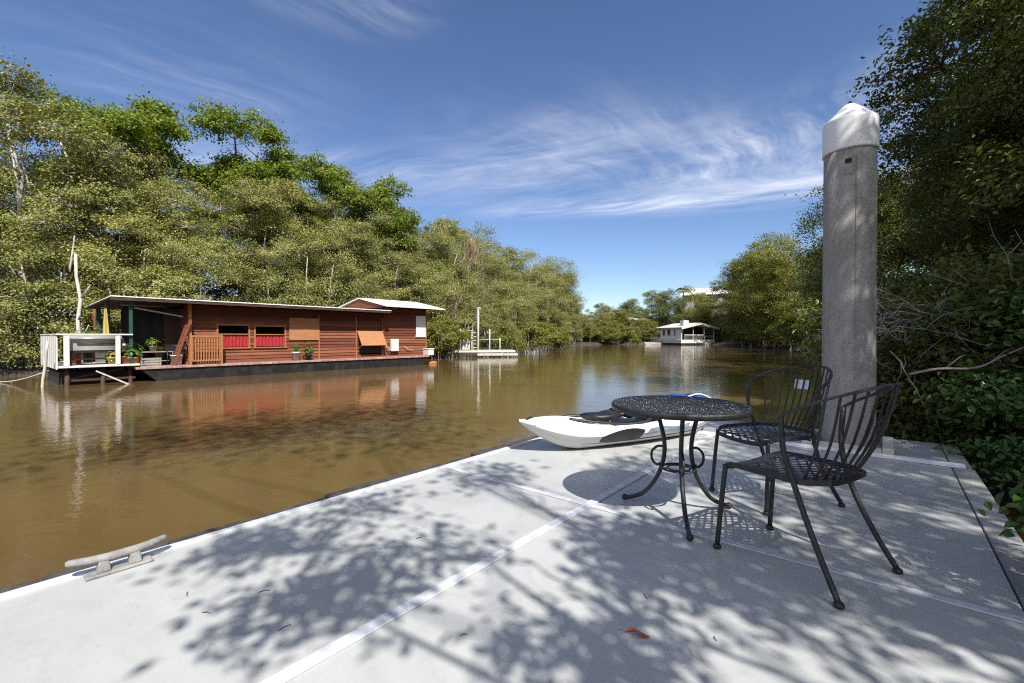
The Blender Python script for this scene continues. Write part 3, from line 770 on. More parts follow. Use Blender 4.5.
for (a, c_, zl, zh) in (w1, w2):
    mb = MB(); f_ = .06
    mb.bx(a, a + f_, WB - .06, WB + .03, zl, zh); mb.bx(c_ - f_, c_, WB - .06, WB + .03, zl, zh); mb.bx(a + f_, c_ - f_, WB - .058, WB + .028, zh - f_, zh); mb.bx(a - .04, c_ + .04, WB - .085, WB + .03, zl - .05, zl); mb.bx(a + f_, c_ - f_, WB - .05, WB + .02, (zl + zh) / 2 + .05, (zl + zh) / 2 + .09)
    wn_ = mb.build('window', M['orange_timber'], hb)
    mb = MB(); mb.bx(a + f_, c_ - f_, WB + .0, WB + .006, (zl + zh) / 2 + .09, zh - f_); mb.build('pane', M['glass'], wn_)
    mb = MB(); n = 40; vs = []
    for i in range(n + 1):
        x = a + f_ + (c_ - a - 2 * f_) * i / n; y = WB + .015 + .022 * math.sin(i * 1.35) + .008 * math.sin(i * .6)
        vs += [(x, y - .01, zl + .03), (x, y, (zl + zh) / 2 + .05 + .02 * math.sin(i * .9))]
    mb.add(vs, [(2 * i, 2 * i + 2, 2 * i + 3, 2 * i + 1) for i in range(n)], True); mb.build('curtain', M['red_cloth'], wn_)
mb = MB(); mb.bx(ht(289), ht(318.5), WB - .075, WB - .042, 1.46, 2.5)
for x in (ht(289) + .02, (ht(289) + ht(318.5)) / 2, ht(318.5) - .02): mb.bx(x - .02, x + .02, WB - .09, WB - .0755, 1.46, 2.5)
mb.build('shutter_board', M['panel'], hb, .004)
a, c_ = ht(357), ht(382)
mb = MB(); mb.hexa([(a, WB - .50, 1.17), (c_, WB - .50, 1.17), (c_, WB - .47, 1.155), (a, WB - .47, 1.155), (a, WB - .07, 1.93), (c_, WB - .07, 1.93), (c_, WB - .04, 1.91), (a, WB - .04, 1.91)])
fo = mb.build('window_flap', M['panel'], hb, .004)
for x in (a + .05, c_ - .05): mb = MB(); mb.bar((x, WB - .45, 1.19), (x, WB - .03, 1.0), .025); mb.build('prop', M['orange_timber'], fo)
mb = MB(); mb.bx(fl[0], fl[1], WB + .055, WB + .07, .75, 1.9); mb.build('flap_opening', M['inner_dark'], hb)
for px in (318.8, 356, 382.5): mb = MB(); mb.bx(ht(px) - .03, ht(px) + .03, WB - .062, WB - .04, DK + .01, WT - .25); mb.build('batten', M['orange_timber'], hb)
for px in (426,): mb = MB(); mb.bx(ht(px) - .05, ht(px) + .012, WB - .062, WB - .04, DK + .01, 3.1); mb.build('batten', M['orange_timber'], hb)
mb = MB(); q = ht(381.5) + .1; mb.tube([(q, WB - .1, 2.86), (q, WB - .1, .9)], .035, 10); mb.build('downpipe', M['timber'], hb)
mb = MB(); mb.bx(ht(389.5), ht(397), WB - .22, WB - .05, .82, 1.50)
mb.build('water_heater', M['white_paint'], hb, .03)
mb = MB(); mb.tube(smooth_path([(ht(381) + .1, WB - .12, 1.28), (ht(384), WB - .2, 1.15), (ht(387), WB - .22, .95), (ht(389), WB - .2, .85)], 5), .03, 8); mb.build('pipe', M['bleached'], hb); mb = MB(); mb.tube(smooth_path([(ht(403), WB - .1, 1.1), (ht(406), WB - .14, .95), (ht(412), WB - .12, .85)], 5), .02, 6); mb.build('pipe', M['bleached'], hb)
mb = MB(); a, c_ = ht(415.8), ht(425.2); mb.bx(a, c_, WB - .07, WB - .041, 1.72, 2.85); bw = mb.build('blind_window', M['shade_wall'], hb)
mb = MB(); mb.bx(a - .04, c_ + .02, WB - .09, WB - .04, 1.60, 1.715); mb.build('sill', M['white_paint'], bw)
# flat roof with fascia
def slab(mb, t0, t1, b0, b1, z0, z1, th): mb.hexa([(t0, b0, z0 - th), (t1, b0, z0 - th), (t1, b1, z1 - th), (t0, b1, z1 - th), (t0, b0, z0), (t1, b0, z0), (t1, b1, z1), (t0, b1, z1)])
mb = MB(); slab(mb, -.85, 10.55, -.22, 4.8, 3.03, 2.85, .035)
x = -.8
while x < 10.5: mb.bx(x, x + .03, -.215, -.19, 3.028, 3.042); x += .16
rf = mb.build('roof', M['roof'], hb)
mb = MB(); mb.bx(-.84, 10.54, -.20, -.16, 2.88, 2.99); mb.build('fascia', M['dark_wood'], rf)
mb = MB(); slab(mb, -.8, 10.5, -.155, 4.7, 2.985, 2.805, .03)
x = -.6
while x < 10.4: mb.bar((x, -.15, 2.915), (x, 4.6, 2.735), .05, .07); x += .9
mb.build('rafters', M['dark_wood'], rf)
# gabled cabin roof, ridge along the boat
rt0, rt1 = 10.15, 14.3
mb = MB(); rb = 2.35
for (b0, z0, b1, z1) in ((-.3, 3.27, rb, 3.82), (5.0, 3.27, rb, 3.82)):
    s = 1 if b0 < rb else -1
    mb.hexa([(rt0, b0, z0 - .05), (rt1, b0, z0 - .05), (rt1, b1, z1 - .05), (rt0, b1, z1 - .05), (rt0, b0, z0), (rt1, b0, z0), (rt1, b1, z1), (rt0, b1, z1)])
mb.build('cabin_roof', M['roof'], hb)
mb = MB()
for t_ in (rt0 + .08, t1w): mb.add([(t_, -.05, 3.2), (t_, 4.7, 3.2), (t_, rb, 3.74), (t_ + .04, -.05, 3.2), (t_ + .04, 4.7, 3.2), (t_ + .04, rb, 3.74)], [(0, 1, 2), (5, 4, 3), (0, 3, 4, 1), (1, 4, 5, 2), (2, 5, 3, 0)])
mb.build('gable', M['timber'], hb)
# porch structure
mb = MB(); slab(mb, -2.1, -.02, -.02, 4.6, .66, .66, .07)
mb.build('porch_deck', M['white_paint'], hb, .01)
for (t_, b_, m_, w_) in ((ht(131, .1), .1, 'green_paint', .09), (-.55, 3.9, 'green_paint', .13), (.9, 4.3, 'dark_wood', .12), (ht(190, .35), .35, 'orange_timber', .1), (ht(108, 1.5), 1.5, 'green_paint', .12)):
    mb = MB(); mb.bx(t_ - w_ / 2, t_ + w_ / 2, b_ - w_ / 2, b_ + w_ / 2, DK + .01, 2.93 - .036 * b_ - .03); mb.build('post', M[m_], hb)
for q_ in ((.2, 1.4, 4.2, 4.26), (1.0, 1.5, 1.2, 1.26)): mb = MB(); mb.bx(*q_, DK, 2.72); mb.build('back_screen', M['dark_wood'], hb)
mb = MB(); a, c_ = ht(191, .05), ht(221, .05)
mb.bx(a, c_, .0, .06, 1.60, 1.68); mb.bx(a, c_, .01, .05, .66, .72)
for k in range(11):
    x = a + .05 + (c_ - a - .1) * k / 10; mb.bx(x - .022, x + .022, .015, .045, .721, 1.599)
mb.bx(a - .05, a + .02, -.005, .065, DK + .005, 1.75); mb.bx(c_ - .02, c_ + .05, -.005, .065, DK + .005, 1.70); mb.build('railing', M['orange_timber'], hb)
mb = MB(); mb.bx(-2.15, ht(133, 0), -.04, .06, 1.67, 1.72); mb.bx(-2.15, -2.05, .065, 4.5, 1.668, 1.718)
for px, w_ in ((66.5, .14), (118, .13)): x = ht(px, 0); mb.bx(x - w_ / 2, x + w_ / 2, -.03, .05, .665, 1.655)
for k in range(9): mb.bx(-2.14, -2.10, .15 + k * .5, .15 + k * .5 + .36, .55, 1.65)
mb.build('porch_railing', M['white_paint'], hb, .006)
for (t_, b_) in ((-1.9, .25), (-1.0, .3), (-.25, .35), (-1.9, 2.4), (-1.0, 2.6), (-1.9, 4.3), (-.3, 4.2)):
    mb = MB(); mb.tube([(t_, b_, -.9), (t_ + .03, b_, .53)], .07, 7); mb.build('stilt', M['dark_wood'], hb)
mb = MB(); mb.bx(-2.0, -.05, .9, 3.9, -.1, .4); mb.build('float', M['hull_black'], hb)
mb = MB(); mb.bx(-1.9, -.1, .3, .34, .12, .2); mb.bar((-1.9, .32, .2), (-.4, .32, .5), .05); mb.build('cross_brace', M['dark_wood'], hb)

def hthing(name, label, cat, t, b, z=DK, group=None, rz=0): p_ = hw(t, b, z + .001); return thing(name, label, cat, (p_.x, p_.y, p_.z), HRZ + rz, group)
bb = hthing('barbecue', 'grey hooded barbecue behind the white railing of the houseboat porch', 'barbecue', ht(95, .5), .5, .66)
mb = MB(); vs = []; n = 10
for x in (-.68, .68):
    for i in range(n + 1): a = math.pi * i / n; vs.append((x, -.32 * max(-1, min(1, 1.25 * math.cos(a))), .50 + .52 * math.sin(a) ** .55))
mb.add(vs, [(i, i + 1, i + n + 2, i + n + 1) for i in range(n)] + [tuple(range(n + 1))[::-1], tuple(range(n + 1, 2 * n + 2))], True); mb.build('hood', M['steel'], bb)
mb = MB(); mb.bx(-.7, .7, -.3, .3, .42, .495); mb.bx(-.66, .66, -.26, .26, .18, .22); tr_ = mb.build('tray', M['black'], bb)
for sx_ in (-1, 1):
    for sy in (-1, 1): mb = MB(); mb.bx(sx_ * .64 - .025, sx_ * .64 + .025, sy * .25 - .025, sy * .25 + .025, 0, .42); mb.build('leg', M['dark_wood'], bb)
mb = MB(); mb.tube([(-.5, -.36, .72), (.5, -.36, .72)], .018, 8); mb.build('handle', M['black'], bb)

def pot_plant(label, t, b, z, r, h, mat, ph, pr, n, lab='potted_plant', lm='pot', L=.14):
    o = hthing(lab, label, 'potted plant', t, b, z, 'pot plants on the houseboat deck')
    mb = MB(); mb.lathe([(r * .68, 0), (r * .95, h * .86), (r * 1.08, h * .86), (r * 1.08, h), (r * .92, h), (r * .88, h * .9), (1e-4, h * .88)], 16); mb.build('pot', M[mat], o)
    g = np.random.default_rng(int(t * 1000) % 9973); d = unit(g.normal(size=(n, 3))); d[:, 2] = abs(d[:, 2])
    P_ = np.array([0, 0, h + ph * .12]) + d * np.array([pr, pr, ph]) * g.uniform(.25, 1, (n, 1)); V, F = leaves(P_, unit(d + np.array([0, 0, .5])), L, L * .5, g, False, .1)
    np_mesh('foliage', V, F, LF[lm], o)
    mb = MB()
    for k in range(5): mb.tube([(0, 0, h * .88), tuple(P_[k] * np.array([.6, .6, .8])), tuple(P_[k])], .008, 4)
    mb.build('stem', M['twig'], o)
pot_plant('white pot with a leafy plant on the barge edge under the shutter board', ht(296, .2), .2, DK, .16, .40, 'white_paint', .42, .18, 70)
pot_plant('black pot with a bright green plant right of the white pot', ht(308.6, .2), .2, DK, .15, .26, 'black', .62, .26, 150)
pot_plant('terracotta pot with spreading pale foliage beside the white porch post', ht(133, .25), .25, DK, .2, .36, 'terracotta', .5, .38, 110, lm='pot')
pot_plant('orange pot with yellow flowers left of the porch step', ht(125, .3), .3, .66, .16, .28, 'terracotta', .26, .2, 80, lm='pot')
pot_plant('low terracotta pot with dark leaves at the foot of the metal stand', ht(140, .35), .35, DK, .15, .26, 'terracotta', .2, .16, 50, lm='green')
pot_plant('small plant in a grey pot standing on the metal stand', ht(153, .9), .9, 1.07, .13, .2, 'steel', .34, .24, 90, lm='green')
pot_plant('tall leafy plant with yellowish top at the back of the porch', ht(147, 2.2), 2.2, DK, .2, .4, 'dark_wood', .95, .35, 160)
pot_plant('bushy plant in a dark pot behind the barbecue, left part of the porch', ht(88, 2.6), 2.6, .66, .2, .5, 'dark_wood', .95, .45, 170)
pot_plant('flowering plant with orange tips behind the porch rail near the yellow towel', ht(100, 1.9), 1.9, .66, .18, .75, 'bleached', .6, .4, 120, lm='gold_pot')
pot_plant('pale leafy plant hanging over the right end of the white porch rail', ht(127, 1.6), 1.6, .66, .18, .7, 'white_paint', .5, .42, 130, lm='gold_pot')
pot_plant('spiky yellow green plant in front of the black cloth', ht(160, 1.4), 1.4, DK, .17, .7, 'yellow', .55, .34, 110, lm='gold_pot')
pot_plant('low pot of red and yellow flowers at the front edge of the porch', ht(112, .2), .2, .66, .14, .24, 'yellow', .22, .2, 70, lm='gold_pot')
pot_plant('wide terracotta bowl of pale herbs at the back of the white porch', ht(75, 1.6), 1.6, .66, .24, .7, 'terracotta', .5, .45, 140, lm='gold_pot')
pot_plant('large leafy plant in a pale pot against the back of the open porch', ht(168, 2.4), 2.4, DK, .22, .6, 'bleached', .8, .45, 170, lm='green')
crt = hthing('crate', 'grey plastic crate on the deck below the black cloth', 'crate', ht(150, .3), .35)
mb = MB(); mb.bx(-.3, .3, -.2, .2, 0, .03)
for k in range(3): z_ = .06 + k * .09; mb.bx(-.3, .3, -.2, -.18, z_, z_ + .06); mb.bx(-.3, .3, .18, .2, z_, z_ + .06); mb.bx(-.3, -.28, -.18, .18, z_, z_ + .06); mb.bx(.28, .3, -.18, .18, z_, z_ + .06)
for sx_ in (-.29, .29):
    for sy in (-.19, .19): mb.bx(sx_ - .012, sx_ + .012, sy - .012, sy + .012, .03, .32)
mb.build('body', M['steel'], crt)
fl_ = hthing('plant_tub', 'yellow tub behind the white porch post', 'tub', ht(121, .7), .7, .66)
mb = MB(); mb.lathe([(.17, 0), (.21, .42), (.23, .42), (.23, .47), (.19, .47), (.18, .40), (1e-4, .4)], 18); mb.build('tub', M['yellow'], fl_)
ms = hthing('metal_stand', 'grey tubular metal stand on the open porch', 'stand', ht(156, .9), .9)
mb = MB(); mb.bx(-.5, .5, -.25, .25, .50, .53); mb.build('top', M['steel'], ms)
for sx_ in (-1, 1):
    for sy in (-1, 1): mb = MB(); mb.tube([(sx_ * .47, sy * .22, .5), (sx_ * .49, sy * .23, 0)], .016, 6); mb.build('leg', M['steel'], ms)
mb = MB(); mb.bx(-.46, .46, -.2, .2, .16, .18); mb.build('shelf', M['steel'], ms)
pc = hthing('porch_chair', 'black tub chair at the porch end of the cabin wall', 'chair', ht(174, .75), .75)
mb = MB(); mb.bx(-.26, .26, -.24, .24, .38, .43); mb.build('seat', M['black'], pc, .02)
mb = MB(); mb.tube(smooth_path([(-.28, -.25, .62), (-.3, .1, .66), (-.15, .3, .74), (.15, .3, .74), (.3, .1, .66), (.28, -.25, .62)], 5), .03, 8); mb.bx(-.2, .2, .26, .29, .45, .72); mb.build('backrest', M['black'], pc)
for sx_ in (-1, 1):
    for sy in (-1, 1): mb = MB(); mb.tube([(sx_ * .25, sy * .22, .62 if sy < 0 else .4), (sx_ * .28, sy * .25, 0)], .018, 6); mb.build('leg', M['black'], pc)
bk = hthing('bucket', 'white plastic bucket in front of the black porch chair', 'bucket', ht(176.5, .35), .35)
mb = MB(); mb.lathe([(.15, 0), (.19, .36), (.205, .36), (.205, .39), (.18, .39), (.16, .05), (1e-4, .04)], 20); mb.build('body', M['white_paint'], bk)
mb = MB(); mb.tube([(.19 * math.cos(a), .02, .36 + .17 * math.sin(a) * -1 + .0) for a in np.linspace(0, math.pi, 9)], .008, 6); mb.build('handle', M['steel'], bk)
tw = hthing('hanging_towel', 'yellow and green towel hanging at the left end of the porch', 'towel', ht(105.8, 1.2), 1.2, 1.5)
mb = MB(); vs = []
for i in range(9): x = -.16 + .32 * i / 8; yy = .04 * math.sin(i * 1.4); vs += [(x * .62, yy - .05, 0), (x * .45, yy * .5, .6), (x * .2, 0, 1.15)]
mb.add(vs, [(i * 3 + j, i * 3 + 3 + j, i * 3 + 4 + j, i * 3 + 1 + j) for i in range(8) for j in range(2)], True); mb.build('cloth', M['yellow'], tw)
mb = MB(); mb.tube([(-.12, 0, 1.16), (.12, 0, 1.16)], .015, 6); mb.build('rail', M['dark_wood'], tw)
dc = hthing('hanging_cloth', 'black cloth hung like a blind across the open porch', 'cloth', ht(144, 1.2), 1.2, 1.35)
mb = MB(); vs = []
for i in range(17): x = -.62 + 1.24 * i / 16; yy = .05 * math.sin(i * 1.2); vs += [(x, yy, .05 * math.sin(i * .8)), (x, yy * .6, .75), (x, 0, 1.42)]
mb.add(vs, [(i * 3 + j, i * 3 + 3 + j, i * 3 + 4 + j, i * 3 + 1 + j) for i in range(16) for j in range(2)], True); mb.build('cloth', M['dark_cloth'], dc)
mb = MB(); mb.tube([(-.68, 0, 1.44), (.68, 0, 1.44)], .02, 6); mb.build('rail', M['bleached'], dc)
sp = hthing('spare_plank', 'pale plank slung diagonally under the porch roof', 'plank', ht(135, .5), .5, 2.45)
mb = MB(); mb.bar((0, 0, .22), (1.5, .15, -.05), .12, .05); mb.build('board', M['bleached'], sp)
bxo = hthing('storage_box', 'white plastic box at the right end of the barge deck', 'box', ht(429, .3), .35)
mb = MB(); mb.bx(-.22, .22, -.25, .25, 0, .34); mb.build('body', M['white_paint'], bxo, .02); mb = MB(); mb.bx(-.24, .24, -.27, .27, .345, .41); mb.build('lid', M['white_paint'], bxo, .015)
ld = hthing('leaning_ladder', 'orange brown timber ladder leaning against the first cabin post', 'ladder', ht(182, .3), .3)
mb = MB()
for dy in (-.16, .16): mb.bar((-.3, dy, 0), (.25, dy, 1.75), .05, .09)
mb.build('stile', M['timber'], ld); mb = MB()
for k in range(5): f = .15 + k * .17; mb.bx(-.3 + .55 * f - .02, -.3 + .55 * f + .02, -.135, .135, 1.75 * f - .012, 1.75 * f + .012)
mb.build('rung', M['timber'], ld)
cr = hthing('orange_float', 'small orange float tied beside the barge stern', 'float', 14.0, .5, .0)
mb = MB(); lump(mb, (0, 0, .04), (.30, .15, .11), 2, amp=.04); mb.build('shell', M['terracotta'], cr); mb = MB(); mb.tube([(-.28, 0, .08), (-.7, .05, .45)], .012, 5); mb.build('lashing', M['rope'], cr)
# bleached poles behind the porch, slanting stick, plank, mooring rope
def at(px, py, Y): return Vector(((px - 512) / 455 * Y, Y, EYE + (337 - py) / 455 * Y))
def pole(name, label, a, b, r0, r1, m_, cat, seed, forks=0):
    g = np.random.default_rng(seed); base = Vector((a[0], a[1], a[2]))
    mb = MB(); pts = [Vector(q) - base for q in wobble(a, b, g, 6, .005)]; mb.tube(pts, [r0 + (r1 - r0) * i / 6 for i in range(7)], 8)
    for k in range(forks):
        q = pts[2 + k]; mb.tube([q, q + Vector((g.uniform(-.5, .5), g.uniform(-.3, .3), g.uniform(.3, .9)))], [r1 * .8, r1 * .3], 6)
    o = mb.build(name, M[m_]); o.location = base; return tag(o, label, cat)
a = at(83, 338, 17.2); a.z = -.3; pole('driftwood_pole', 'thick bleached forked pole standing behind the white porch', a, at(76.5, 254, 17.2), .085, .045, 'bleached', 'pole', 3, 3)
a = at(72, 300, 17.5); pole('thin_pole', 'thin bleached branch leaning against the forked pole', at(70.5, 272, 17.15), at(75.5, 236, 17.1), .03, .018, 'bleached', 'pole', 4)
a = at(94, 340, 17.6); a.z = .6; pole('red_post', 'slim red brown post behind the porch railing', a, at(95, 309, 17.6), .05, .05, 'timber', 'post', 5)
a = at(39.7, 380, 14.6); a.z = -.4; pole('mooring_stick', 'slanting white stick in the water at the porch corner', a, at(48, 341, 14.6), .045, .035, 'bleached', 'stick', 6)
a = at(96, 371, 15.0); b_ = at(134, 384, 15.7); b_.z = -.1
mb = MB(); mb.bar((0, 0, 0), b_ - a, .12, .045); o = mb.build('slanting_plank', M['bleached']); o.location = a; tag(o, 'bleached plank slanting from the porch down into the water', 'plank')
a = at(-30, 378, 17.0); b_ = at(48, 371, 14.7)
mb = MB(); mb.tube([(b_ - a) * (i / 8) + Vector((0, 0, -.25 * math.sin(math.pi * i / 8))) for i in range(9)], .02, 6); o = mb.build('mooring_rope', M['rope']); o.location = a; tag(o, 'sagging mooring rope from the porch to the left bank', 'rope')

# ================================================================== small landing on the left bank
J0 = Vector((-2.5, 36.4, 0)); jr = R(8)
jt = thing('timber_landing', 'small pale timber landing with railings right of the houseboat', 'landing', J0, jr)
mb = MB(); slab(mb, -2.1, 2.8, 0, 2.2, .52, .52, .14); mb.build('platform', M['landing'], jt)
mb = MB(); slab(mb, -.3, 2.9, -.55, -.05, .3, .3, .16); mb.build('lower_step', M['bleached'], jt)
mb = MB(); mb.hexa([(-3.1, .1, .1), (-1.9, .1, .44), (-1.9, 1.6, .44), (-3.1, 1.6, .1), (-3.1, .1, .2), (-1.9, .1, .56), (-1.9, 1.6, .56), (-3.1, 1.6, .2)]); mb.build('ramp', M['bleached'], jt)
for (x, y, z0, z1, r_, m_) in ((-1.65, .1, .0, 2.25, .05, 'landing'), (-.72, .1, .0, 2.15, .04, 'landing'), (-.2, .25, -.6, 3.9, .075, 'bleached'), (.72, .15, .0, 2.25, .045, 'landing'), (1.55, .15, .0, 1.5, .04, 'landing'), (-1.6, 2.0, -.6, 1.5, .06, 'bleached'), (2.6, 2.0, -.6, .5, .08, 'bleached')):
    mb = MB(); mb.tube([(x, y, z0), (x + .02, y, z1)], r_, 8)
    if z1 > 3.5: mb.box((x + .05, y, z1 + .04), (.34, .2, .1))
    mb.build('post', M[m_], jt)
mb = MB()
for (x0, x1, z) in ((-1.65, -.72, 2.1), (-1.65, -.72, 1.3), (-.1, 1.55, 1.42), (.72, 1.55, 1.42)): mb.tube([(x0, .12, z), (x1, .14, z)], .025, 6)
mb.build('rail', M['landing'], jt)
mb = MB(); mb.bx(-1.5, -.85, .3, .36, .6, 1.28); mb.build('panel', M['bleached'], jt)
lr = hw(0, 0, 0)
ld2 = thing('step_ladder', 'narrow pale ladder standing on the timber landing beside its tall post', 'ladder', (J0.x - .45, J0.y + .35, .521), jr)
mb = MB()
for x in (-.2, .2): mb.bar((x, 0, 0), (x, .2, 1.6), .05, .05)
mb.build('stile', M['bleached'], ld2); mb = MB()
for k in range(5): mb.bx(-.17, .17, .02 + k * .04, .06 + k * .04, .2 + k * .3, .25 + k * .3)
mb.build('rung', M['white_paint'], ld2)

# ================================================================== distant white houseboat
WH = Vector((34.0, 91.5, 0)); wr = math.atan2(.4, .92)
wh = thing('white_houseboat', 'distant white houseboat with gabled roof and open porch under the far trees', 'houseboat', WH, wr)
mb = MB(); mb.bx(-.2, 9.2, -.2, 6.5, -.3, .35); mb.build('hull', M['hull_black'], wh)
mb = MB(); mb.bx(-.1, 9.1, -.1, 6.4, .36, 1.05); mb.build('deck_band', M['white_paint'], wh)
mb = MB()
ops = [(1.5, 2.1), (3.0, 3.9), (4.6, 5.3)]
y = 0
for (a, c_) in ops + [(6.0, 6.0)]: mb.bx(0, .1, y, a, 1.06, 3.6); y = c_
for (a, c_) in ops: mb.bx(0, .1, a, c_, 1.06, 1.9); mb.bx(0, .1, a, c_, 3.2, 3.6)
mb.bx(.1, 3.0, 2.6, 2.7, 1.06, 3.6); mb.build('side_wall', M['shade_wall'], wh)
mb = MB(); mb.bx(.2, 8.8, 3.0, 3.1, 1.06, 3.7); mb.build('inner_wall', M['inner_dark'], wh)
for (a, c_) in ops: mb = MB(); mb.bx(.04, .06, a, c_, 1.9, 3.2); mb.build('window', M['glass'], wh)
mb = MB(); e_ = .5
for s, (x0, x1) in (('l', (-.6, 4.5)), ('r', (9.7, 4.5))):
    z0, z1 = 3.55, 4.55
    mb.hexa([(x0, -.7, z0 - .12), (x1, -.7, z1 - .12), (x1, 6.8, z1 - .12), (x0, 6.8, z0 - .12), (x0, -.7, z0), (x1, -.7, z1), (x1, 6.8, z1), (x0, 6.8, z0)])
    mb.hexa([(x0, -.8, z0 - .42), (x1, -.8, z1 - .42), (x1, -.71, z1 - .42), (x0, -.71, z0 - .42), (x0, -.8, z0 - .02), (x1, -.8, z1 - .02), (x1, -.71, z1 - .02), (x0, -.71, z0 - .02)])
mb.build('roof', M['white_paint'], wh)
for x in (.1, 3.2, 6.2, 8.9): mb = MB(); mb.bx(x - .05, x + .05, -.02, .08, 1.06, 3.75); mb.build('post', M['white_paint'], wh)
mb = MB(); mb.bx(.9, 6.1, .0, .08, 1.95, 2.1); mb.bx(6.3, 8.8, .0, .08, 1.75, 1.83)
for k in range(18): mb.bx(.9 + k * .29, .93 + k * .29, .02, .05, 1.06, 1.95)
mb.build('railing', M['white_paint'], wh)
mb = MB(); mb.bx(1.2, 2.6, .6, 1.6, 3.95, 5.0); mb.build('roof_box', M['white_paint'], wh)
mb = MB(); mb.bx(5.6, 8.2, -.9, -.2, -.1, .55); mb.build('boarding_step', M['bleached'], wh)
dg = thing('dinghy', 'small white dinghy moored left of the distant white houseboat', 'dinghy', (28.8, 92.5, 0), R(170))
mb = MB(); mb.hexa([(-1.3, -.5, -.1), (1.5, -.1, -.1), (1.5, .1, -.1), (-1.3, .5, -.1), (-1.4, -.7, .45), (1.9, -.12, .6), (1.9, .12, .6), (-1.4, .7, .45)]); mb.build('hull', M['white_paint'], dg)
mb = MB(); mb.bx(-1.7, -1.42, -.15, .15, .0, .9); mb.build('outboard_motor', M['black'], dg)

def house(name, label, loc, rz, L_, D_, Hh, rise, roof_m, wall_m):
    h = thing(name, label, 'house', loc, rz)
    mb = MB(); mb.bx(-L_ / 2, L_ / 2, -D_ / 2, D_ / 2, -2, Hh); mb.build('wall', M[wall_m], h)
    mb = MB()
    for s in (-1, 1): mb.hexa([(-L_ / 2 - .6, s * (D_ / 2 + .7), Hh - .1), (L_ / 2 + .6, s * (D_ / 2 + .7), Hh - .1), (L_ / 2 + .6, 0, Hh + rise - .1), (-L_ / 2 - .6, 0, Hh + rise - .1), (-L_ / 2 - .6, s * (D_ / 2 + .7), Hh + .05), (L_ / 2 + .6, s * (D_ / 2 + .7), Hh + .05), (L_ / 2 + .6, 0, Hh + rise + .05), (-L_ / 2 - .6, 0, Hh + rise + .05)])
    mb.build('roof', M[roof_m], h)
    for k in range(4):
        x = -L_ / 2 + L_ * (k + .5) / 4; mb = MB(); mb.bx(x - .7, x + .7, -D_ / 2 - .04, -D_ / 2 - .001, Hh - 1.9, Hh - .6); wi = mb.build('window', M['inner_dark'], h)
        mb = MB(); mb.bx(x - .85, x + .85, -D_ / 2 - .09, -D_ / 2 - .045, Hh - 2.0, Hh - 1.9); mb.build('sill', M['white_paint'], wi)
    return h
house('hillside_house', 'white roofed house half hidden by trees on the far right hillside', (57, 133, gh(57, 133) - 1.7), R(-25), 13, 8, 5.0, 2.2, 'roof', 'grey_wood')
house('waterside_house', 'dark house with pale roof edge behind the trees left of the far houseboat', (30.8, 112, gh(30.8, 112) + .3), R(5), 5.0, 4, 3.2, .5, 'roof', 'dark_wood')

# ================================================================== trees
PRO = {}
PRO['olive'] = [make_tree('mangrove_tree', 100 + i, 12, 3.6, .7, 26, 20, 84, .115, .062, LF['olive'], M['bark'], stems=4, rc=.25, lobe=(.22, .40), twigs=.5, trunk_r=.12, base=.6) for i in range(5)]
PRO['skirt'] = [make_tree('mangrove_tree', 160 + i, 8, 3.3, -1.2, 26, 20, 80, .115, .062, LF['olive'], M['bark'], stems=4, rc=.27, lobe=(.28, .44), twigs=.3, trunk_r=.1, base=.6) for i in range(3)]
PRO['open'] = [make_tree('mangrove_tree', 140 + i, 12.5, 3.6, .2, 26, 20, 56, .13, .06, LF['olive'], M['bark'], stems=5, rc=.36, twigs=.6, trunk_r=.12, base=.7) for i in range(2)]
PRO['green'] = [make_tree('leafy_tree', 200 + i, 17, 3.9, 7.5, 17, 22, 60, .21, .12, LF['green'], M['dark_bark'], stems=2, lobe=(.22, .38), rc=.34, trunk_r=.22) for i in range(2)]
PRO['gold'] = [make_tree('mangrove_tree', 300 + i, 12, 4.4, -1.3, 28, 22, 60, .18, .09, LF['gold'], M['bark'], stems=3, rc=.34, trunk_r=.14, base=.5) for i in range(2)]
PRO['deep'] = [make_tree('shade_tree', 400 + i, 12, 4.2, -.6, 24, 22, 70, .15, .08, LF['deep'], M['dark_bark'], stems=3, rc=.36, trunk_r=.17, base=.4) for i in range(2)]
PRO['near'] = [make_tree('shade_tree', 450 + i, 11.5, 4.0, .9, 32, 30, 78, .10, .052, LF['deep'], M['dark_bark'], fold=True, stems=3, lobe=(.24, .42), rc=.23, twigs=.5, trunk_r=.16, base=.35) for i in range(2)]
PRO['shrub'] = [make_tree('bank_shrub', 500 + i, 2.6, 1.7, .15, 12, 16, 50, .13, .065, LF['gold'], M['bark'], stems=5, lobe=(.3, .5), rc=.2, trunk_r=.04, base=.3) for i in range(2)]
used = {}
def plant(kind, px, Y, sc=1.0, label='', cat='tree', group=None, wx=None, dz=0, squash=1.0, name=None):
    lst = PRO[kind]; k = used.get(kind, 0); used[kind] = k + 1
    proto = lst[k % len(lst)]
    o = proto if k < len(lst) else copy_tree(proto)
    x = wx if wx is not None else (px - 512) / 455 * Y
    o.location = (x, Y, max(-.15, gh(x, Y)) + dz - .1); r = rnd.uniform(.93, 1.07)
    o.scale = (sc * r, sc * r, sc * squash * rnd.uniform(.95, 1.05)); o.rotation_euler = (0, 0, rnd.uniform(0, 6.28))
    if name: o.name = name
    return tag(o, label, cat, group)
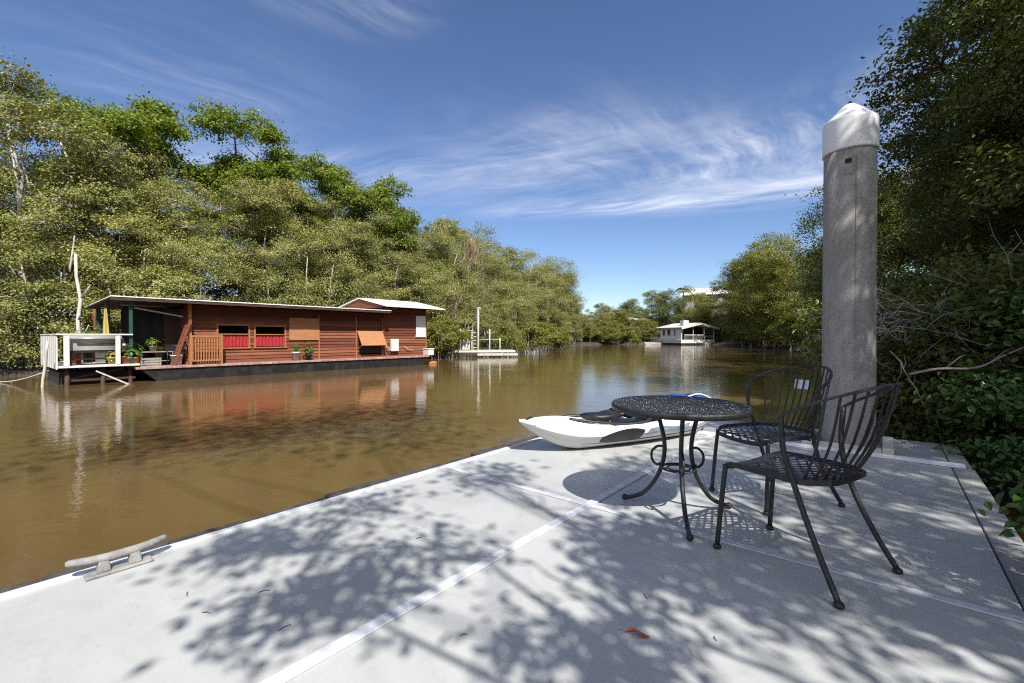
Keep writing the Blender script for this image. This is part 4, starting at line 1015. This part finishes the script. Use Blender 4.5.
def bank(t):   # left bank line
    pts = [(-34, 8), (-26.5, 14.5), (-20.6, 19.2), (-17.9, 21.5), (-9.8, 31), (-7, 36.5), (-3, 50.5), (4, 74.5), (12.5, 90.5)]
    d = [0]
    for a, b_ in zip(pts, pts[1:]): d.append(d[-1] + math.hypot(b_[0] - a[0], b_[1] - a[1]))
    t = min(max(t, 0), d[-1] - .01)
    for i in range(len(pts) - 1):
        if d[i + 1] >= t:
            f = (t - d[i]) / (d[i + 1] - d[i]); a, b_ = pts[i], pts[i + 1]; e = Vector((b_[0] - a[0], b_[1] - a[1])).normalized()
            return Vector((a[0] + (b_[0] - a[0]) * f, a[1] + (b_[1] - a[1]) * f)), Vector((-e.y, e.x))
LB = 'olive green trees lining the left bank'
def lab(px):
    if px < 40: return 'olive tree at the left edge of the picture, overhanging the left bank', LB + ' at the picture edge'
    if px < 185: return 'olive green mangrove crowding the bank behind the houseboat porch', LB + ' behind the porch'
    if px < 350: return 'olive green mangrove rising behind the long flat houseboat roof', LB + ' behind the flat roof'
    if px < 455: return 'olive green mangrove rising behind the gabled end of the houseboat', LB + ' behind the gable'
    return 'paler open mangrove with thin white stems behind the small timber landing', LB + ' behind the landing'
t = 4.0
while t < 112:
    p_, n_ = bank(t)
    for row, (off, s) in enumerate(((1.2, .95), (4.4, 1.02), (8.5, 1.12))):
        q = p_ + n_ * (off + rnd.uniform(-.5, .5)); q += Vector((n_.y, -n_.x)) * rnd.uniform(-.8, .8)
        px = 512 + 455 * q.x / q.y
        if q.y < 6 or px < -90: continue
        if row == 2 and (t > 70): continue
        far = 1.0 if q.y < 50 else .92
        if px > 440 and row > 0: s *= (1.36 if px < 490 else 1.52) if px < 558 else 1.0
        if px < 40 and row > 0: s *= 1.10
        l_, g_ = lab(px)
        plant('skirt' if row == 0 and (px < 440 or rnd.random() < .3) else 'open' if px > 455 and rnd.random() < .75 else 'olive', 0, q.y, s * far * rnd.uniform(.9, 1.08), l_, 'tree', g_, q.x)
    t += 3.3 if p_.y < 45 else 4.4
for (px, Y, s, lb_) in ((96, 29, .98, 'bright green tree poking above the olive canopy, leftmost of its kind'), (142, 30, 1.0, 'bright green tree with rounded top just right of the leftmost one'),
                        (240, 32, 1.0, 'tallest bright green tree, above the middle of the flat houseboat roof'), (270, 33.5, .90, 'bright green tree close against the right side of the tallest one'),
                        (316, 36, .90, 'bright green tree standing over the right part of the flat roof'), (352, 39, .95, 'bright green tree left of the rightmost one, above the gabled cabin'), (386, 41, .92, 'rightmost bright green tree, sloping down over the gabled cabin')):
    plant('green', px, Y, s, lb_, 'tree', 'bright green trees above the left bank canopy')
# low shrubs at the water by the landing and under the far left trees
for (px, Y, s) in ((436, 33.5, 1.1), (446, 36, 1.2), (512, 41, 1.1), (530, 46, 1.2), (545, 52, 1.3), (556, 58, 1.2)):
    plant('shrub', px, Y, s, 'rounded yellow green shrub at the waterline ' + ('left' if px < 460 else 'right') + ' of the timber landing', 'shrub', 'waterline shrubs ' + ('left' if px < 460 else 'right') + ' of the landing')
for k in range(12):
    px = 566 + k * 6.2; plant('shrub', px, 95.5 + 3.5 * math.sin(k * .37) + rnd.uniform(-.6, .6), rnd.uniform(1.0, 1.5), 'low rounded shrub at the waterline across the far bend', 'shrub', 'waterline shrubs across the far bend')
for k, (x, y) in enumerate(((42.0, 82.0), (40.2, 79.0), (38.3, 75.5), (37.8, 71), (37, 66.5), (36.4, 62), (35.4, 57), (33.8, 53.5), (32, 50), (30, 46.5))):
    plant('shrub', 0, y, 1.5, 'low rounded shrub at the waterline right of the distant white houseboat', 'shrub', 'waterline shrubs along the right bank', x)
# far end of the reach
for (px, Y, s) in ((566, 92, .85), (580, 97, .62), (590, 100, .58), (600, 102, .62), (611, 104, .68), (622, 106, .66), (634, 104, .58), (645, 104, .5), (586, 110, .66), (603, 112, .75), (616, 113, .72), (630, 114, .8), (642, 112, .75), (652, 103, .45)):
    plant('gold', px, Y, s, 'bright green tree across the far bend of the river', 'tree', 'trees along the far bend')
plant('deep', 668, 106, 1.0, 'dark rounded tree behind the distant white houseboat', 'tree')
for (px, Y, s, k) in ((686, 106, 1.04, 'gold'), (700, 108, .8, 'gold'), (712, 103, .86, 'gold'), (655, 112, .9, 'gold'), (698, 113, .78, 'olive'), (727, 96, .98, 'gold')):
    plant(k, px, Y, s, 'yellow olive tree close behind the distant white houseboat', 'tree', 'trees behind the white houseboat')
for (px, Y, s, k) in ((747, 79, .95, 'gold'), (754, 77, 1.25, 'gold'), (764, 71, 1.4, 'gold'), (770, 86, 1.75, 'gold'), (780, 64, 1.25, 'gold'), (792, 72, 1.6, 'gold'), (746, 92, 1.55, 'gold'), (800, 60, 1.3, 'gold')):
    plant(k, px, Y, s, 'sunlit rounded tree on the right bank between the white houseboat and the pile', 'tree', 'sunlit trees left of the pile')
for (px, Y, s) in ((834, 47, .95), (846, 40, .95), (858, 33, .9), (872, 28, .9), (892, 24, .95)):
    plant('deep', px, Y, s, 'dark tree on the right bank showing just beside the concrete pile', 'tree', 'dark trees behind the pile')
# palm on the hill and a dead frond hanging in the left bank
pl = thing('palm_tree', 'small dark palm standing above the trees on the far hill', 'palm', (45.5, 121, gh(45.5, 121)))
H_ = 1.61 + 48 / 455 * 121 - gh(45.5, 121)
mb = MB(); mb.tube([(0, 0, 0), (.2, 0, H_ * .5), (0, 0, H_)], [.22, .17, .14], 8); mb.build('trunk', M['dark_bark'], pl)
g = np.random.default_rng(8); VV = []; FF = []; nn = 0
for k in range(17):
    a = k * 2.4; el = g.uniform(.1, 1.0); prev = None
    for i in range(26):
        s = i / 25; r_ = 2.3 * s; z_ = H_ + 2.3 * s * math.sin(el) - 2.2 * s * s
        for sd in (-1, 1):
            P_ = np.array([[math.cos(a) * r_ * math.cos(el * .6), math.sin(a) * r_ * math.cos(el * .6), z_]]); tipv = P_ + np.array([[-math.sin(a) * sd * .45 + math.cos(a) * .2, math.cos(a) * sd * .45 + math.sin(a) * .2, -.25]])
            wv_ = np.array([[math.cos(a) * .05, math.sin(a) * .05, .0]])
            VV.append(np.concatenate([P_ - wv_, P_ + wv_, tipv + wv_ * .3, tipv - wv_ * .3])); FF.append(np.arange(4) + nn); nn += 4
np_mesh('crown', np.concatenate(VV), np.array(FF), LF['deep'], pl)
def frond(px, py0, py1, Y, lb_):
    a = at(px, py0, Y); o = thing('dead_frond', lb_, 'frond', a); ln = (py1 - py0) / 455 * Y
    g = np.random.default_rng(int(px)); n = 260; P_ = np.stack([g.normal(size=n) * .28, g.normal(size=n) * .28, -g.uniform(0, ln, n)], 1); V, F = leaves(P_, unit(g.normal(size=(n, 3)) * np.array([1, 1, .2])), .7, .06, g, False, 3.0)
    mb = MB(); mb.tube([(0, 0, .1), (.05, 0, -ln * .6), (0, .05, -ln)], [.05, .04, .02], 6); mb.build('stem', M['bark'], o); np_mesh('blades', V, F, LF['dry'], o)
frond(453, 292, 328, 36.5, 'dead brown palm frond hanging low, just right of the gabled cabin')
frond(471, 240, 262, 40.0, 'dead brown frond high in the trees above the timber landing')

# near right bank -------------------------------------------------
NR = 'dark trees of the near right bank'
for k, (x, y, s, lb_) in enumerate(((14.0, 11.9, 1.12, 'large dark leafy tree towering behind the concrete pile'),
                      (12.35, 10.4, .98, 'dark leafy tree directly behind the cap of the pile'),
                      (11.0, 6.4, 1.05, 'dark leafy tree filling the upper right of the picture'),
                      (19.6, 20.5, .95, 'dark leafy tree far behind the pile along the right bank'),
                      (11.3, 9.2, .72, 'lower dark tree with yellowish sprays right of the pile'),
                      (17.4, 16.0, .92, 'dark leafy tree between the large one and the far right bank trees'))):
    plant('near', 0, y, s, lb_, 'tree', None, x)
# trees standing behind the camera on the same bank: they cast the shade the photo shows
for k, (x, y, s, lb_) in enumerate(((11.2, -2.0, 1.15, 'tall shade tree on the right bank just outside the picture'), (17.0, 3.2, 1.1, 'tall shade tree on the right bank beyond the picture edge'),
                      (22.5, 9.0, 1.05, 'tall shade tree behind the large dark tree of the right bank'), (8.6, -4.2, .95, 'shade tree standing behind the pontoon on the right bank'))):
    plant('near', 0, y, s, lb_, 'tree', None, x)

# overhanging tree whose boughs dapple the deck
def cast(X, Z, h): return np.array([X + .36 * h, Z - .83 * h, DZ + h])
def spray_tree(name, label, base, targets, seed, crown_mat, L, W, nleaf, rc, trunk_r, limb_r):
    g = np.random.default_rng(seed); C_ = np.array(targets); k = len(C_)
    base = np.array(base); idx = np.repeat(np.arange(k), g.poisson(nleaf, k)); P_ = C_[idx] + g.normal(size=(len(idx), 3)) * rc * np.array([1, 1, .5])
    N_ = unit(np.array([0, 0, .8]) + g.normal(size=P_.shape) * .55); V, F = leaves(P_ - base, N_, L, W, g, True)
    o = thing(name, label, 'tree', base); mb = MB()
    hub = np.array([base[0] + (C_[:, 0].mean() - base[0]) * .3, base[1] + (C_[:, 1].mean() - base[1]) * .3, C_[:, 2].min() * .8])
    pts = wobble(base - np.array([0, 0, .5]), hub, g, 5, .03); mb.tube([p_ - base for p_ in pts], [trunk_r * (1 - .4 * i / 5) for i in range(6)], 10)
    nb = max(4, k // 14); cen = C_[g.choice(k, nb, replace=False)]
    for _ in range(4):
        lab_ = np.argmin(((C_[:, None] - cen[None]) ** 2).sum(2), 1)
        cen = np.array([C_[lab_ == j].mean(0) if (lab_ == j).any() else cen[j] for j in range(nb)])
    for j in range(nb):
        c_ = cen[j] - np.array([0, 0, .15]); mb.tube([q - base for q in wobble(hub, c_, g, 5, .05)], [limb_r * q for q in (1, .8, .62, .48, .36, .25)], 6)
        for i in np.where(lab_ == j)[0]: mb.tube([q - base for q in wobble(c_, C_[i], g, 3, .08)], [limb_r * .26, limb_r * .2, limb_r * .15, limb_r * .07], 4, False)
    mb.build('trunk', M['dark_bark'], o); np_mesh('crown', V, F, crown_mat, o)
g = np.random.default_rng(77); T = []
def blob_at(n, c_, r_, h0, h1):
    for _ in range(n):
        p_ = np.array(c_) + g.normal(size=3) * np.array(r_); T.append(cast(p_[0], p_[1], g.uniform(h0, h1)) + np.array([0, 0, p_[2] - DZ]))
def blob(n, cx_, cz_, rx_, rz_, rot, h0, h1):
    for _ in range(n):
        a = g.uniform(0, 6.283); r_ = math.sqrt(g.uniform(0, 1)); x = math.cos(a) * r_ * rx_; z = math.sin(a) * r_ * rz_; c_, s_ = math.cos(R(rot)), math.sin(R(rot))
        T.append(cast(cx_ + x * c_ - z * s_, cz_ + x * s_ + z * c_, g.uniform(h0, h1)))
blob(52, 1.8, 2.0, .85, .62, 0, 3.4, 5.2)        # right foreground shade
blob(56, 1.05, 2.4, .62, .5, 0, 3.6, 5.2)       # around the table legs
blob(78, 2.4, 3.3, 1.1, .8, -30, 4.6, 6.5)     # by the right edge
blob(44, 3.2, 4.6, 1.0, .5, -20, 6, 8)         # far corner behind the bar
blob(12, .34, 1.66, .34, .17, 0, 3.2, 4.4)     # blob at the bottom centre
blob(17, -.62, 2.28, .50, .24, 35, 3.6, 5.0)   # blob left of centre
blob(5, -1.0, 1.86, .12, .13, 0, 3.4, 4.4)     # blob lower left
blob(16, -1.2, 2.85, .75, .14, 50, 4.4, 5.6)    # band along the left edge
blob(7, -.2, 3.75, .45, .14, 45, 5.2, 6.4)
blob(26, 1.4, 4.0, .7, .4, 30, 5.6, 7)         # towards the kayak
blob_at(58, (3.5, 4.85, 2.2), (.24, .22, 1.0), 4.5, 6.5)   # dapples down the pile
blob_at(70, (5.6, 5.5, 1.5), (1.2, .9, .6), 4.5, 7)
spray_tree('overhanging_tree', 'leaning bank tree whose boughs reach over the pontoon and dapple its deck', (4.9, -4.6, gh(4.9, -4.6)), T, 5, LF['deep'], .092, .043, 31, .145, .17, .048)
T = []
for (n_, cx_, cz_, rx_, rz_, rot) in ((24, -4.4, 8.3, 3.2, 1.5, 15), (12, -2.0, 7.0, 2.0, 1.0, 25), (12, -5.4, 6.4, 2.0, .9, 10)): blob(n_, cx_, cz_, rx_, rz_, rot, 11.5, 13.5)
spray_tree('tall_bank_tree', 'very tall bank tree behind the pontoon shading the middle of the brown water', (6.5, -9.5, gh(6.5, -9.5)), T, 6, LF['deep'], .15, .08, 56, .55, .13, .03)

# understorey along the right edge of the pontoon ----------------------------
PRO['under'] = [make_tree('bank_shrub', 600 + i, 2.3, 1.5, .2, 13, 18, 56, .085, .045, LF['deep'], M['dark_bark'], fold=True, stems=5, lobe=(.3, .5), rc=.18, trunk_r=.03, base=.3) for i in range(2)]
PRO['glossy'] = [make_tree('glossy_shrub', 640 + i, 1.75, 1.0, .15, 10, 13, 22, .098, .060, LF['gloss'], M['dark_bark'], fold=True, stems=4, lobe=(.3, .5), rc=.15, trunk_r=.02, base=.15) for i in range(2)]
for (x, y, s, lb_) in ((5.9, 6.6, .95, 'dark shrub at the water behind the far right deck corner'), (5.7, 5.3, .85, 'dark shrub beside the far end of the edge planks'), (7.0, 7.6, 1.15, 'dark shrub behind the pile on the muddy bank'), (6.9, 5.6, 1.1, 'dark shrub under the dead twigs right of the pile'),
                       (8.6, 10.2, 1.2, 'dark shrub farthest along the bank behind the pile'), (11.2, 14.2, 1.4, 'low dark shrub by the water seen left of the pile')):
    plant('under', 0, y, s, lb_, 'shrub', None, x)
for (x, y, s, lb_) in ((5.9, 4.7, 1.1, 'glossy green shrub behind the lighter one at the right edge'), (4.85, 4.1, .70, 'glossy light green shrub at the right edge above the deck planks'), (2.66, 1.8, .70, 'small glossy shrub poking over the edge planks at the lower right'), (6.0, 6.9, 1.0, 'glossy green shrub just right of the pile')):
    plant('glossy', 0, y, s, lb_, 'shrub', None, x)
# dead twig tangles
def tangle(label, c, rx_, ry_, rz_, n, seed):
    g = np.random.default_rng(seed); mb = MB()
    for k in range(n):
        a = g.uniform(-1, 1, 3) * np.array([rx_, ry_, rz_ * .5]); d = g.normal(size=3) * np.array([1, .7, .45]); d /= np.linalg.norm(d); l = g.uniform(.5, 1.5) * rx_ * .8
        pts = wobble(a, a + d * l, g, 5, .06); r0 = g.uniform(.004, .011); mb.tube(pts, [r0 * (1 - .13 * i) for i in range(6)], 4, False)
        for j in range(3):
            q = pts[1 + j]; d2 = d + g.normal(size=3) * .7; mb.tube(wobble(q, q + d2 * l * .3, g, 2, .08), [r0 * .6, r0 * .4, r0 * .2], 3, False)
    o = mb.build('dead_branches', M['dead']); o.location = c; tag(o, label, 'dead branches')
tangle('tangle of grey dead branches right of the pile under the dark trees', (5.1, 5.75, 1.70), .8, .5, .65, 58, 1)
tangle('grey dead branches at the right picture edge above the glossy shrub', (5.9, 5.4, 1.75), .8, .5, .6, 46, 2)
g = np.random.default_rng(12)
mb = MB(); pts = smooth_path([(-.55, .25, -.06), (-.3, .2, .0), (0, .1, .02), (.2, 0, .16), (.45, -.05, .26), (.9, -.1, .24)], 5); mb.tube(pts, [.015 - .0003 * i for i in range(len(pts))], 6)
for i in (6, 12, 18): q = Vector(pts[i]); mb.tube([q, q + Vector((.1, -.05, .12)), q + Vector((.2, 0, .14))], [.007, .005, .003], 5)
o = mb.build('crooked_branch', M['dead']); o.location = (4.7, 4.5, 1.28); tag(o, 'single crooked grey branch bending across the dark shrubs at right', 'branch')
